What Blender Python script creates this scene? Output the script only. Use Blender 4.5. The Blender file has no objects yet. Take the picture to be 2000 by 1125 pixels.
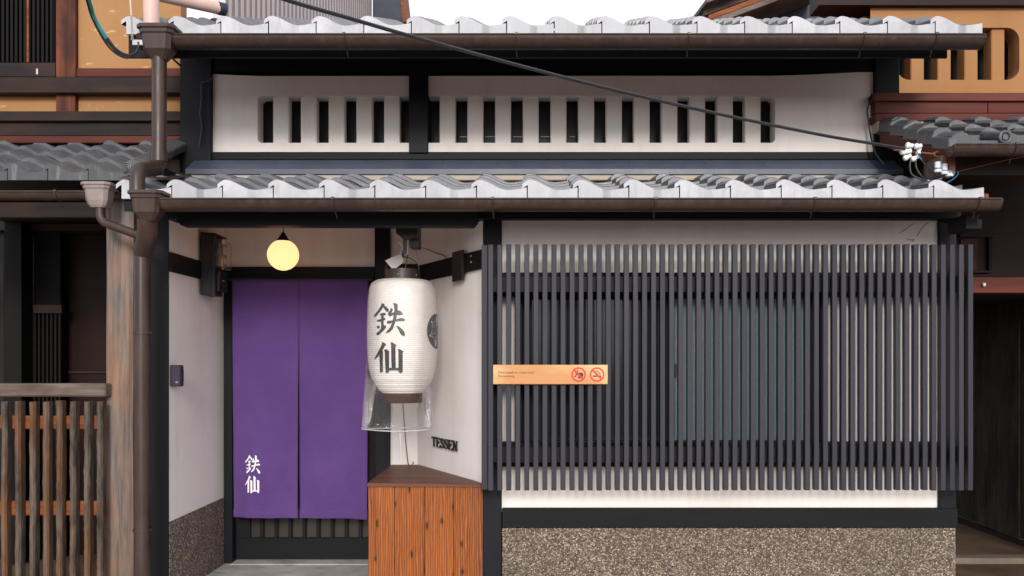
import bpy, bmesh, math, random
from mathutils import Vector, Matrix, noise
random.seed(7)
rad = math.radians
SC = bpy.context.scene
COL = SC.collection

# ------------------------------------------------------------------ camera
F, CX, CY, H = 1700.0, 1030.0, 705.0, 1.40       # focal length and vanishing point in photo pixels, eye height
cam_d = bpy.data.cameras.new("camera")
cam_d.sensor_width = 36.0
cam_d.lens = F / 2000.0 * 36.0
cam_d.shift_x = (1000.0 - CX) / 2000.0
cam_d.shift_y = (CY - 562.5) / 2000.0
cam_d.clip_end = 2000.0
cam_d.clip_start = 0.05
cam = bpy.data.objects.new("camera", cam_d)
cam.location = (0, 0, H)
cam.rotation_euler = (rad(90), 0, 0)
COL.objects.link(cam)
SC.camera = cam

# ------------------------------------------------------------------ sky and sun (bright overcast)
SUN_EL, SUN_AZ = 21.0, 175.0
world = bpy.data.worlds.new("World")
SC.world = world
world.use_nodes = True
nt = world.node_tree
nt.nodes.clear()
sky = nt.nodes.new("ShaderNodeTexSky")
sky.sky_type = 'NISHITA'
sky.sun_disc = False
sky.sun_elevation = rad(SUN_EL)
sky.sun_rotation = rad(SUN_AZ)
sky.dust_density = 3.0
hsv = nt.nodes.new("ShaderNodeHueSaturation")
hsv.inputs["Saturation"].default_value = 0.30
cloud = nt.nodes.new("ShaderNodeMixRGB")
cloud.inputs[0].default_value = 0.75
cloud.inputs[2].default_value = (8.4, 8.65, 9.3, 1)
bg = nt.nodes.new("ShaderNodeBackground")
bg.inputs["Strength"].default_value = 0.10
wo = nt.nodes.new("ShaderNodeOutputWorld")
nt.links.new(sky.outputs[0], hsv.inputs["Color"])
nt.links.new(hsv.outputs[0], cloud.inputs[1])
nt.links.new(cloud.outputs[0], bg.inputs[0])
nt.links.new(bg.outputs[0], wo.inputs[0])

sun_d = bpy.data.lights.new("sun", 'SUN')
sun_d.energy = 1.5
sun_d.angle = rad(14)
sun_d.color = (1.0, 0.955, 0.90)
sun = bpy.data.objects.new("sun", sun_d)
# the veiled sun stands low behind the camera, a little to the right
sdir = Vector((math.sin(rad(5)) * math.cos(rad(SUN_EL)), -math.cos(rad(5)) * math.cos(rad(SUN_EL)), math.sin(rad(SUN_EL))))
sun.rotation_euler = sdir.to_track_quat('Z', 'Y').to_euler()
sun.location = sdir * 30
COL.objects.link(sun)

SC.view_settings.view_transform = 'Standard'
SC.view_settings.look = 'None'
SC.view_settings.exposure = 0.62
SC.view_settings.gamma = 1.0
SC.view_settings.use_curve_mapping = False
SC.cycles.use_denoising = True
SC.cycles.max_bounces = 8
SC.cycles.transparent_max_bounces = 16
SC.cycles.caustics_reflective = False
SC.cycles.caustics_refractive = False

# ------------------------------------------------------------------ helpers
def P(px, py, Y):
    return Vector(((px - CX) * Y / F, Y, H - (py - CY) * Y / F))
def PX(px, Y): return (px - CX) * Y / F
def PZ(py, Y): return H - (py - CY) * Y / F

WORLD = {}
def link(o, parent=None, loc=None):
    COL.objects.link(o)
    l = Vector(loc) if loc is not None else Vector((0, 0, 0))
    o.location = l
    WORLD[o.name] = l
    if parent is not None:
        o.parent = parent
        o.matrix_parent_inverse = Matrix.Translation(-WORLD[parent.name])
    return o

def tag(o, label=None, cat=None, group=None, kind=None):
    if label: o["label"] = label
    if cat: o["category"] = cat
    if group: o["group"] = group
    if kind: o["kind"] = kind
    return o

def thing(name, loc, label, cat, group=None):
    o = bpy.data.objects.new(name, None)
    o.empty_display_size = 0.1
    link(o, None, loc)
    return tag(o, label, cat, group)

class MB:
    """collects shapes into one mesh"""
    def __init__(s):
        s.v = []; s.f = []; s.m = []; s.cur = 0
    def add(s, verts, faces, m=None):
        b = len(s.v)
        s.v += [tuple(p) for p in verts]
        for f in faces:
            s.f.append(tuple(i + b for i in f)); s.m.append(s.cur if m is None else m)
        return s
    def box(s, x0, x1, y0, y1, z0, z1, m=None):
        x0, x1 = sorted((x0, x1)); y0, y1 = sorted((y0, y1)); z0, z1 = sorted((z0, z1))
        v = [(x0,y0,z0),(x1,y0,z0),(x1,y1,z0),(x0,y1,z0),(x0,y0,z1),(x1,y0,z1),(x1,y1,z1),(x0,y1,z1)]
        f = [(0,3,2,1),(4,5,6,7),(0,1,5,4),(1,2,6,5),(2,3,7,6),(3,0,4,7)]
        return s.add(v, f, m)
    def rbox(s, px0, py0, px1, py1, Y, d, m=None):
        return s.box(PX(px0, Y), PX(px1, Y), Y, Y + d, PZ(py0, Y), PZ(py1, Y), m)
    def prism(s, poly, vec, m=None):
        """poly: list of 3D points (ordered), extruded by vec"""
        n = len(poly); vec = Vector(vec)
        a = [Vector(p) for p in poly]; b = [p + vec for p in a]
        f = [tuple(range(n)), tuple(range(2*n-1, n-1, -1))]
        f += [(i, i + n, (i+1) % n + n, (i+1) % n) for i in range(n)]
        return s.add(a + b, f, m)
    def tube(s, pts, r, seg=10, caps=True, m=None):
        pts = [Vector(p) for p in pts]; n = len(pts)
        rs = r if isinstance(r, (list, tuple)) else [r] * n
        rings = []; prev = None
        for i, p in enumerate(pts):
            t = (pts[min(i+1, n-1)] - pts[max(i-1, 0)]).normalized()
            if prev is None:
                up = Vector((0,0,1)) if abs(t.z) < 0.9 else Vector((0,1,0))
                a = t.cross(up).normalized()
            else:
                a = (prev - t * prev.dot(t)).normalized()
            prev = a; b = t.cross(a)
            rings.append([p + (a * math.cos(2*math.pi*k/seg) + b * math.sin(2*math.pi*k/seg)) * rs[i] for k in range(seg)])
        v = [q for rg in rings for q in rg]
        f = [(i*seg+k, i*seg+(k+1)%seg, (i+1)*seg+(k+1)%seg, (i+1)*seg+k) for i in range(n-1) for k in range(seg)]
        if caps: f += [tuple(range(seg-1, -1, -1)), tuple((n-1)*seg+k for k in range(seg))]
        return s.add(v, f, m)
    def lathe(s, prof, c, seg=32, m=None, sx=1.0, sy=1.0):
        c = Vector(c); n = len(prof)
        v = [c + Vector((r*math.cos(2*math.pi*k/seg)*sx, r*math.sin(2*math.pi*k/seg)*sy, z)) for r, z in prof for k in range(seg)]
        f = [(i*seg+k, i*seg+(k+1)%seg, (i+1)*seg+(k+1)%seg, (i+1)*seg+k) for i in range(n-1) for k in range(seg)]
        return s.add(v, f, m)
    def build(s, name, mat, parent=None, bevel=0.0, smooth=False, loc=None, mesh=None):
        me = bpy.data.meshes.new(name)
        me.from_pydata(s.v, [], s.f)
        mats = mat if isinstance(mat, (list, tuple)) else [mat]
        for m in mats: me.materials.append(m)
        if len(mats) > 1: me.polygons.foreach_set("material_index", s.m)
        bm = bmesh.new(); bm.from_mesh(me)
        bmesh.ops.recalc_face_normals(bm, faces=bm.faces)
        if bevel > 0:
            bmesh.ops.bevel(bm, geom=list(bm.edges), offset=bevel, segments=1, affect='EDGES', clamp_overlap=True)
        bm.to_mesh(me); bm.free()
        if smooth:
            me.polygons.foreach_set("use_smooth", [True] * len(me.polygons))
            if smooth != 'all':
                me.set_sharp_from_angle(angle=rad(40))
        o = bpy.data.objects.new(name, me)
        return link(o, parent, loc)

def place(mesh, name, parent, loc, rz=0.0, scale=None):
    o = bpy.data.objects.new(name, mesh)
    link(o, parent, loc)
    if rz: o.rotation_euler = (0, 0, rz)
    if scale: o.scale = scale
    return o

# ------------------------------------------------------------------ materials
def srgb(r, g, b):
    f = lambda c: (c/255/12.92) if c/255 <= 0.04045 else ((c/255+0.055)/1.055)**2.4
    return (f(r), f(g), f(b), 1)

class N:
    """tiny node-tree writer"""
    def __init__(s, name):
        s.mat = bpy.data.materials.new(name); s.mat.use_nodes = True
        s.nt = s.mat.node_tree; s.nt.nodes.clear()
        s.out = s.n("ShaderNodeOutputMaterial"); s.b = s.n("ShaderNodeBsdfPrincipled")
        s.l(s.b.outputs[0], s.out.inputs["Surface"])
    def n(s, t, **k):
        x = s.nt.nodes.new(t)
        for a, v in k.items(): setattr(x, a, v)
        return x
    def l(s, a, b): s.nt.links.new(a, b)
    def coords(s, scale=(1,1,1), per_object=False):
        tc = s.n("ShaderNodeTexCoord"); mp = s.n("ShaderNodeMapping")
        mp.inputs["Scale"].default_value = scale
        src = tc.outputs["Object"]
        if per_object:
            oi = s.n("ShaderNodeObjectInfo"); mu = s.n("ShaderNodeMath", operation='MULTIPLY'); mu.inputs[1].default_value = 37.0
            s.l(oi.outputs["Random"], mu.inputs[0])
            ad = s.n("ShaderNodeVectorMath", operation='ADD')
            s.l(src, ad.inputs[0]); s.l(mu.outputs[0], ad.inputs[1]); src = ad.outputs[0]
        s.l(src, mp.inputs["Vector"])
        return mp.outputs[0]
    def noise(s, vec, scale, detail=4, rough=0.55, dist=0.0):
        x = s.n("ShaderNodeTexNoise"); x.inputs["Scale"].default_value = scale; x.inputs["Detail"].default_value = detail
        x.inputs["Roughness"].default_value = rough; x.inputs["Distortion"].default_value = dist
        s.l(vec, x.inputs["Vector"]); return x.outputs["Fac"]
    def ramp(s, fac, stops):
        r = s.n("ShaderNodeValToRGB"); e = r.color_ramp.elements
        while len(e) < len(stops): e.new(0.5)
        for i, (p, c) in enumerate(stops):
            e[i].position = p; e[i].color = c if len(c) == 4 else (*c, 1)
        s.l(fac, r.inputs[0]); return r.outputs[0]
    def mix(s, fac, a, b, mode='MIX'):
        m = s.n("ShaderNodeMixRGB", blend_type=mode)
        for i, x in ((0, fac), (1, a), (2, b)):
            if hasattr(x, "links"): s.l(x, m.inputs[i])
            else: m.inputs[i].default_value = x if i == 0 else (x if len(x) == 4 else (*x, 1))
        return m.outputs[0]
    def bump(s, h, strength, dist=0.005):
        b = s.n("ShaderNodeBump"); b.inputs["Strength"].default_value = strength; b.inputs["Distance"].default_value = dist
        s.l(h, b.inputs["Height"]); s.l(b.outputs[0], s.b.inputs["Normal"])
    def col(s, c):
        if hasattr(c, "links"): s.l(c, s.b.inputs["Base Color"])
        else: s.b.inputs["Base Color"].default_value = c if len(c) == 4 else (*c, 1)
    def rough(s, r):
        if hasattr(r, "links"): s.l(r, s.b.inputs["Roughness"])
        else: s.b.inputs["Roughness"].default_value = r

def M_plain(name, c, rough=0.5, var=0.15, scale=6.0, bump=0.0, metallic=0.0, spec=0.5, per_object=False, fine=90.0):
    m = N(name); v = m.coords(per_object=per_object)
    n1 = m.noise(v, scale, 5, 0.6)
    a = tuple(x * (1 - var) for x in c[:3]); b = tuple(min(1, x * (1 + var)) for x in c[:3])
    m.col(m.ramp(n1, [(0.3, a), (0.7, b)]))
    n2 = m.noise(v, fine, 3)
    m.rough(m.ramp(n1, [(0.3, (rough*0.85,)*3), (0.7, (min(1, rough*1.15),)*3)]))
    m.b.inputs["Metallic"].default_value = metallic
    m.b.inputs["Specular IOR Level"].default_value = spec
    if bump: m.bump(n2, bump, 0.003)
    return m.mat

def M_plaster(name, c, stain=(0.5,0.46,0.42), amount=0.25, patch=None):
    m = N(name); v = m.coords()
    n1 = m.noise(v, 1.6, 6, 0.65); n2 = m.noise(v, 140, 3)
    base = m.mix(m.ramp(n1, [(0.45, (0,0,0)), (0.8, (amount,)*3)]), c, tuple(a*b for a, b in zip(c, stain)))
    if patch:
        v2 = m.coords((1,1,2.5)); n3 = m.noise(v2, 5.5, 6, 0.7)
        base = m.mix(m.ramp(n3, [(0.60, (0,0,0)), (0.64, (1,1,1))]), base, patch)
    vs = m.coords((9, 9, 0.8)); n4 = m.noise(vs, 1.0, 4, 0.6)
    base = m.mix(m.ramp(n4, [(0.50, (0,0,0)), (0.75, (0.16,)*3)]), base, tuple(a*b for a, b in zip(c, (0.55,0.5,0.45))))
    m.col(base); m.rough(0.9); m.b.inputs["Specular IOR Level"].default_value = 0.2
    m.bump(m.mix(0.6, n2, m.noise(v, 11, 4)), 0.28, 0.005)
    return m.mat

def M_wood(name, dark, light, axis='z', freq=40, rough=0.6, bump=0.25, blotch=None, blotch_amt=0.5, knots=None, spec=0.18, stretch=0.06):
    m = N(name)
    sc = {'x': (stretch,1,1), 'y': (1,stretch,1), 'z': (1,1,stretch)}[axis]
    v = m.coords(sc, True)
    n1 = m.noise(v, freq, 5, 0.62, 0.4)
    n0 = m.noise(v, freq*0.22, 3, 0.5, 0.6)
    c = m.ramp(m.mix(0.4, n1, n0), [(0.32, dark), (0.68, light)])
    if blotch:
        vb = m.coords({'x': (.35,1,1), 'y': (1,.35,1), 'z': (1,1,.35)}[axis], True)
        nb = m.noise(vb, 5.0, 4, 0.6, 0.3)
        c = m.mix(m.ramp(nb, [(0.45, (0,0,0)), (0.62, (blotch_amt,)*3)]), c, blotch)
    if knots:
        vk = m.coords({'x': (3.0,1,11.0), 'y': (11,3,1), 'z': (11.0,0.01,4.6)}[axis], True)
        vo = m.n("ShaderNodeTexVoronoi"); vo.inputs["Scale"].default_value = 1.0
        m.l(vk, vo.inputs["Vector"])
        c = m.mix(m.ramp(vo.outputs["Distance"], [(0.09, (1,1,1)), (0.19, (0,0,0))]), c, knots)
    m.col(c); m.rough(rough); m.b.inputs["Specular IOR Level"].default_value = spec
    m.bump(n1, bump, 0.004)
    return m.mat

def M_granite():
    m = N("washed_pebble_render"); v = m.coords()
    vo = m.n("ShaderNodeTexVoronoi"); vo.inputs["Scale"].default_value = 125.0; vo.inputs["Randomness"].default_value = 1.0
    m.l(v, vo.inputs["Vector"])
    sep = m.n("ShaderNodeSeparateColor"); m.l(vo.outputs["Color"], sep.inputs[0])
    c = m.ramp(sep.outputs[0], [(0.0, srgb(66,56,49)), (0.25, srgb(102,89,77)), (0.55, srgb(136,119,103)), (0.85, srgb(168,150,132)), (1.0, srgb(206,190,172))])
    c = m.mix(m.ramp(vo.outputs["Distance"], [(0.35, (0,0,0)), (0.75, (0.75,)*3)]), c, srgb(62,52,45))
    n1 = m.noise(v, 2.0, 5, 0.6)
    c = m.mix(m.ramp(n1, [(0.4, (0,0,0)), (0.75, (0.4,)*3)]), c, srgb(72,60,51))
    m.col(c); m.rough(0.7)
    inv = m.n("ShaderNodeInvert"); m.l(vo.outputs["Distance"], inv.inputs["Color"])
    m.bump(inv.outputs[0], 0.9, 0.006)
    return m.mat

def M_tile(name, c, streak, rough=0.42, drip=None):
    m = N(name); v = m.coords((1,1,1), True)
    oi = m.n("ShaderNodeObjectInfo")
    n1 = m.noise(v, 9, 5, 0.65)
    base = m.ramp(n1, [(0.3, tuple(x*0.72 for x in c)), (0.7, tuple(min(1, x*1.22) for x in c))])
    base = m.mix(m.ramp(oi.outputs["Random"], [(0.0, (0.0,)*3), (1.0, (0.4,)*3)]), base, tuple(x*0.62 for x in c))
    vs = m.coords((1,1,0.15), True); n2 = m.noise(vs, 26, 4, 0.6)
    base = m.mix(m.ramp(n2, [(0.55, (0,0,0)), (0.68, (0.55,)*3)]), base, streak)
    if drip:
        tc = m.n("ShaderNodeTexCoord"); sx = m.n("ShaderNodeSeparateXYZ"); m.l(tc.outputs["Object"], sx.inputs[0])
        ms = m.ramp(sx.outputs[0], [(0.118, (0,0,0)), (0.128, (1,1,1)), (0.158, (1,1,1)), (0.168, (0,0,0))])
        am = m.ramp(oi.outputs["Random"], [(0.25, (0.0,)*3), (0.9, (0.8,)*3)])
        base = m.mix(m.mix(1.0, m.mix(1.0, ms, am, 'MULTIPLY'), m.ramp(n2, [(0.3, (0.5,)*3), (0.5, (1,1,1))]), 'MULTIPLY'), base, drip)
    m.col(base); m.rough(m.ramp(n1, [(0.3, (rough*0.8,)*3), (0.7, (rough*1.3,)*3)]))
    m.bump(m.noise(v, 120, 3), 0.12, 0.003)
    return m.mat

MAT = {}
MAT['plaster'] = M_plaster("white_plaster", (0.87, 0.82, 0.785))
MAT['ochre'] = M_plaster("ochre_plaster", srgb(168,126,86)[:3], (0.7,0.55,0.4), 0.35, patch=srgb(194,166,118))
MAT['ochre2'] = M_plaster("ochre_plaster_clean", srgb(166,122,82)[:3], (0.75,0.6,0.45), 0.3)
MAT['cream'] = M_plaster("lime_mortar", srgb(186,174,160)[:3])
MAT['timber_x'] = M_wood("black_timber_x", (0.004,0.004,0.0055), (0.009,0.009,0.011), 'x', 30, 0.55, 0.12)
MAT['timber_z'] = M_wood("black_timber_z", (0.005,0.0055,0.008), (0.011,0.0115,0.016), 'z', 30, 0.5, 0.12)
def mk_slat():
    m = N("slat_paint"); v = m.coords((1,1,0.05), True); oi = m.n("ShaderNodeObjectInfo")
    n1 = m.noise(v, 60, 5, 0.6, 0.3); n2 = m.noise(m.coords((1,1,0.5), True), 2.5, 4, 0.6)
    c = m.ramp(n1, [(0.3, (0.019,0.019,0.029)), (0.7, (0.030,0.029,0.040))])
    c = m.mix(m.ramp(oi.outputs["Random"], [(0, (0,0,0)), (1, (0.55,)*3)]), c, (0.037,0.034,0.044))
    c = m.mix(m.ramp(n2, [(0.5, (0,0,0)), (0.8, (0.35,)*3)]), c, (0.055,0.051,0.056))
    m.col(c); m.rough(m.ramp(n2, [(0.3, (0.42,)*3), (0.7, (0.62,)*3)])); m.b.inputs["Specular IOR Level"].default_value = 0.3
    m.bump(n1, 0.2, 0.002); return m.mat
MAT['slat'] = mk_slat()
MAT['soffit'] = M_wood("soffit_wood", srgb(92,58,38), srgb(140,92,60), 'y', 30, 0.7, 0.1)
def mk_gutter():
    m = N("brown_gutter"); v = m.coords(); n1 = m.noise(v, 3.0, 5, 0.65); n2 = m.noise(m.coords((6,6,0.7)), 5, 5, 0.65)
    c = m.ramp(n1, [(0.3, srgb(46,31,26)), (0.7, srgb(62,43,36))])
    c = m.mix(m.ramp(n2, [(0.52, (0,0,0)), (0.72, (0.4,)*3)]), c, srgb(84,68,60))
    m.col(c); m.rough(m.ramp(n2, [(0.35, (0.3,)*3), (0.7, (0.6,)*3)])); m.bump(m.noise(v, 25, 3), 0.06, 0.004); return m.mat
MAT['gutter'] = mk_gutter()
MAT['gutter_pale'] = M_plain("weathered_gutter", srgb(138,126,120), 0.4, 0.25, 8.0)
MAT['pvc'] = M_plain("faded_pvc", srgb(208,176,166), 0.45, 0.08, 4.0)
MAT['flash'] = M_plain("dark_flashing", srgb(72,79,96), 0.4, 0.12, 5.0)
MAT['black_metal'] = M_plain("black_metal", (0.012,0.012,0.013), 0.4, 0.2, 8.0)
MAT['tile_top'] = M_tile("silver_tile", (0.125,0.128,0.143), (0.22,0.22,0.235), 0.34)
MAT['tile_face'] = M_tile("pale_tile_face", (0.52,0.52,0.555), (0.36,0.355,0.36), 0.5, drip=(0.20,0.20,0.21))
MAT['tile_old'] = M_tile("old_grey_tile", (0.088,0.092,0.102), (0.18,0.175,0.165), 0.36)
MAT['tile_old_face'] = M_tile("old_tile_face", (0.075,0.08,0.085), (0.26,0.25,0.24), 0.5)
MAT['granite'] = M_granite()
def mk_cedar():
    m = N("oiled_cedar"); tc = m.n("ShaderNodeTexCoord"); oi = m.n("ShaderNodeObjectInfo")
    mu = m.n("ShaderNodeMath", operation='MULTIPLY'); mu.inputs[1].default_value = 23.0; m.l(oi.outputs["Random"], mu.inputs[0])
    sx = m.n("ShaderNodeSeparateXYZ"); m.l(tc.outputs["Object"], sx.inputs[0])
    cb = m.n("ShaderNodeCombineXYZ"); m.l(sx.outputs[0], cb.inputs[0]); m.l(sx.outputs[2], cb.inputs[1])
    ad = m.n("ShaderNodeVectorMath", operation='ADD'); m.l(cb.outputs[0], ad.inputs[0]); m.l(mu.outputs[0], ad.inputs[1])
    k = m.n("ShaderNodeVectorMath", operation='MULTIPLY'); k.inputs[1].default_value = (13.0, 5.2, 1); m.l(ad.outputs[0], k.inputs[0])
    vo = m.n("ShaderNodeTexVoronoi", voronoi_dimensions='2D'); vo.inputs["Scale"].default_value = 1.0; m.l(k.outputs[0], vo.inputs["Vector"])
    # growth lines, pushed aside round the knots
    g = m.n("ShaderNodeVectorMath", operation='MULTIPLY'); g.inputs[1].default_value = (1.0, 0.10, 1); m.l(ad.outputs[0], g.inputs[0])
    sw_ = m.noise(g.outputs[0], 9, 3, 0.5)
    w = m.n("ShaderNodeTexWave", wave_type='BANDS', bands_direction='X'); w.inputs["Scale"].default_value = 24.0; w.inputs["Distortion"].default_value = 7.0
    w.inputs["Detail"].default_value = 3.0; w.inputs["Detail Scale"].default_value = 1.6; m.l(g.outputs[0], w.inputs["Vector"])
    fine = m.n("ShaderNodeVectorMath", operation='MULTIPLY'); fine.inputs[1].default_value = (1.0, 0.03, 1); m.l(ad.outputs[0], fine.inputs[0])
    n1 = m.noise(fine.outputs[0], 150, 4, 0.6)
    c = m.ramp(w.outputs["Fac"], [(0.0, srgb(92,43,15)), (0.4, srgb(136,71,26)), (0.85, srgb(164,92,38))])
    c = m.mix(m.ramp(n1, [(0.35, (0.5,)*3), (0.6, (0,0,0))]), c, srgb(90,42,15))
    c = m.mix(m.ramp(sw_, [(0.4, (0,0,0)), (0.7, (0.45,)*3)]), c, srgb(176,100,44))
    sc_ = m.n("ShaderNodeSeparateColor"); m.l(vo.outputs["Color"], sc_.inputs[0])
    gate = m.ramp(sc_.outputs[0], [(0.52, (0,0,0)), (0.60, (0.9,)*3)])
    dd = m.n("ShaderNodeMath", operation='MULTIPLY_ADD'); m.l(m.noise(ad.outputs[0], 45, 3), dd.inputs[0]); dd.inputs[1].default_value = 0.14; m.l(vo.outputs["Distance"], dd.inputs[2])
    kn = m.ramp(dd.outputs[0], [(0.11, (1,1,1)), (0.15, (0.7,)*3), (0.19, (0.25,)*3), (0.27, (0,0,0))])
    c = m.mix(m.mix(1.0, kn, gate, 'MULTIPLY'), c, srgb(34,16,9))
    vz = m.ramp(sx.outputs[2], [(0.0, (0.45,)*3), (0.22, (0,0,0))])
    c = m.mix(m.mix(1.0, vz, m.ramp(sw_, [(0.3, (0.3,)*3), (0.6, (1,1,1))]), 'MULTIPLY'), c, srgb(96,66,46))
    m.col(c); m.rough(0.45); m.b.inputs["Specular IOR Level"].default_value = 0.35
    m.bump(m.mix(0.5, w.outputs["Fac"], n1), 0.55, 0.004); return m.mat
MAT['cedar'] = mk_cedar()
MAT['cedar_top'] = M_wood("dark_cedar_top", srgb(70,44,34), srgb(122,82,64), 'x', 40, 0.5, 0.4)
MAT['sign_wood'] = M_wood("sign_board_wood", srgb(196,146,96), srgb(228,198,150), 'x', 14, 0.5, 0.08, blotch=srgb(186,112,60), blotch_amt=0.6)
MAT['weathered'] = M_wood("weathered_grey_wood", srgb(70,63,59), srgb(140,131,126), 'z', 55, 0.75, 0.5, blotch=srgb(160,112,76), blotch_amt=0.42)
MAT['weathered_x'] = M_wood("weathered_rail_wood", srgb(80,70,64), srgb(136,122,114), 'x', 40, 0.75, 0.5, blotch=srgb(72,56,46), blotch_amt=0.8)
MAT['stick'] = M_wood("hewn_stick_wood", srgb(44,37,32), srgb(112,100,90), 'z', 40, 0.75, 0.9, blotch=srgb(120,78,44), blotch_amt=0.6, stretch=0.25)
MAT['rail_orange'] = M_wood("reddish_rail_wood", srgb(88,46,25), srgb(160,94,56), 'x', 50, 0.65, 0.4)
MAT['red_wood'] = M_wood("red_stained_wood_x", srgb(66,30,24), srgb(112,58,46), 'x', 18, 0.55, 0.25)
MAT['red_wood_z'] = M_wood("red_stained_wood_z", srgb(58,26,18), srgb(132,74,52), 'z', 18, 0.55, 0.3, blotch=srgb(36,24,22), blotch_amt=0.7)
MAT['old_dark_x'] = M_wood("old_dark_wood_x", srgb(24,21,21), srgb(46,39,37), 'x', 20, 0.6, 0.3, blotch=srgb(72,46,36), blotch_amt=0.45)
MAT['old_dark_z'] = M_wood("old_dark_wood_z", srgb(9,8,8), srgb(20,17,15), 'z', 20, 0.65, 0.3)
MAT['plank'] = M_wood("charred_plank", srgb(34,30,26), srgb(74,66,54), 'z', 32, 0.75, 0.5, blotch=srgb(104,92,74), blotch_amt=0.5)
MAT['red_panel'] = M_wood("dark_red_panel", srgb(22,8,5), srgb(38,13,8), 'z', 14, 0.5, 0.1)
MAT['white_ink'] = M_plain("white_print", (0.82,0.80,0.84), 0.8, 0.04)
MAT['ink'] = M_plain("black_ink", (0.022,0.020,0.020), 0.55, 0.35, 30)
MAT['red_ink'] = M_plain("red_print", srgb(205,40,38), 0.5, 0.08)
MAT['porcelain'] = M_plain("white_porcelain", (0.80,0.80,0.80), 0.15, 0.05)
MAT['rust'] = M_plain("rusty_iron", srgb(136,80,48), 0.8, 0.35, 40, 0.4)
MAT['cable'] = M_plain("black_cable", (0.014,0.015,0.02), 0.4, 0.2, 20)
MAT['green_cable'] = M_plain("green_cable", srgb(36,140,142), 0.45, 0.15, 20)
MAT['blue_cable'] = M_plain("blue_cable", srgb(58,120,160), 0.45, 0.15, 20)
MAT['white_cable'] = M_plain("white_cable", srgb(220,212,205), 0.5, 0.1, 20)
MAT['paper_tag'] = M_plain("paper_tag", srgb(200,192,184), 0.7, 0.1, 30)
MAT['steel'] = M_plain("dull_steel", (0.42,0.42,0.42), 0.35, 0.15, 20, metallic=0.9)
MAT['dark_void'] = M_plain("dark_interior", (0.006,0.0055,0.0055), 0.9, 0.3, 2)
MAT['cladding'] = M_plain("pale_metal_cladding", srgb(206,196,198), 0.5, 0.08, 2)
MAT['cladding_rib'] = M_plain("cladding_groove", srgb(126,110,108), 0.6, 0.1, 2)
MAT['navy'] = M_plain("navy_soffit", srgb(30,38,58), 0.6, 0.2, 2)
MAT['box_purple'] = M_plain("dark_purple_plastic", srgb(40,34,52), 0.4, 0.1, 10)
MAT['asphalt'] = M_plain("street_stone", (0.42,0.365,0.32), 0.85, 0.25, 8, 0.5, fine=160)
MAT['earth'] = M_plain("alley_earth", srgb(86,64,46), 0.9, 0.35, 4, 0.5)
MAT['kerb'] = M_plain("alley_stone", srgb(116,104,90), 0.8, 0.2, 10, 0.3)

def mk_concrete():
    m = N("porch_concrete"); v = m.coords()
    n1 = m.noise(v, 5, 6, 0.65); n2 = m.noise(v, 60, 4, 0.6)
    c = m.ramp(n1, [(0.3, srgb(150,146,142)), (0.7, srgb(196,192,188))])
    n3 = m.noise(m.coords((1,2.4,1)), 3.4, 5, 0.6)
    c = m.mix(m.ramp(n3, [(0.60, (0,0,0)), (0.70, (0.6,)*3)]), c, srgb(112,98,82))
    m.col(c); m.rough(0.7); m.bump(n2, 0.25, 0.003); return m.mat
MAT['concrete'] = mk_concrete()

def mk_fabric():
    m = N("purple_cotton"); v = m.coords()
    n1 = m.noise(v, 3, 4, 0.6)
    c = m.ramp(n1, [(0.3, srgb(84,58,114)), (0.7, srgb(95,67,126))])
    vw = m.coords((1,1,1)); 
    w = m.n("ShaderNodeTexWave", wave_type='BANDS', bands_direction='Z'); w.inputs["Scale"].default_value = 160; m.l(vw, w.inputs["Vector"])
    n2 = m.noise(m.coords((2,1,60)), 5, 3)
    c = m.mix(m.ramp(n2, [(0.4, (0,0,0)), (0.7, (0.22,)*3)]), c, srgb(74,50,100))
    m.col(c); m.rough(0.85); m.b.inputs["Specular IOR Level"].default_value = 0.15
    m.b.inputs["Sheen Weight"].default_value = 0.15
    m.bump(m.mix(0.5, w.outputs["Fac"], n2), 0.12, 0.002); return m.mat
MAT['fabric'] = mk_fabric()

def mk_paper():
    m = N("lantern_paper"); v = m.coords()
    n1 = m.noise(v, 6, 5, 0.6)
    m.col(m.ramp(n1, [(0.3, (0.76,0.70,0.655)), (0.7, (0.87,0.815,0.77))])); m.rough(0.6)
    m.b.inputs["Subsurface Weight"].default_value = 0.0
    return m.mat
MAT['paper'] = mk_paper()

def mk_glass(name, tint, rough, wave):
    m = N(name); v = m.coords((1,1,0.5))
    m.col(tint); m.rough(rough); m.b.inputs["IOR"].default_value = 1.5
    m.b.inputs["Specular IOR Level"].default_value = 0.4
    if wave: m.bump(m.noise(v, wave, 3), 0.25, 0.01)
    return m.mat
MAT['glass_dark'] = mk_glass("dim_window_glass", (0.018,0.024,0.032,1), 0.12, 0)
MAT['glass_upper'] = mk_glass("upper_window_glass", (0.055,0.055,0.052,1), 0.2, 0)
MAT['glass_frost_sky'] = mk_glass("frosted_sky_tint_glass", (0.19,0.265,0.31,1), 0.25, 60)  # bluish sky reflection is put into this pane's base colour
MAT['glass_door'] = mk_glass("door_glass", (0.045,0.04,0.034,1), 0.15, 5)

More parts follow.
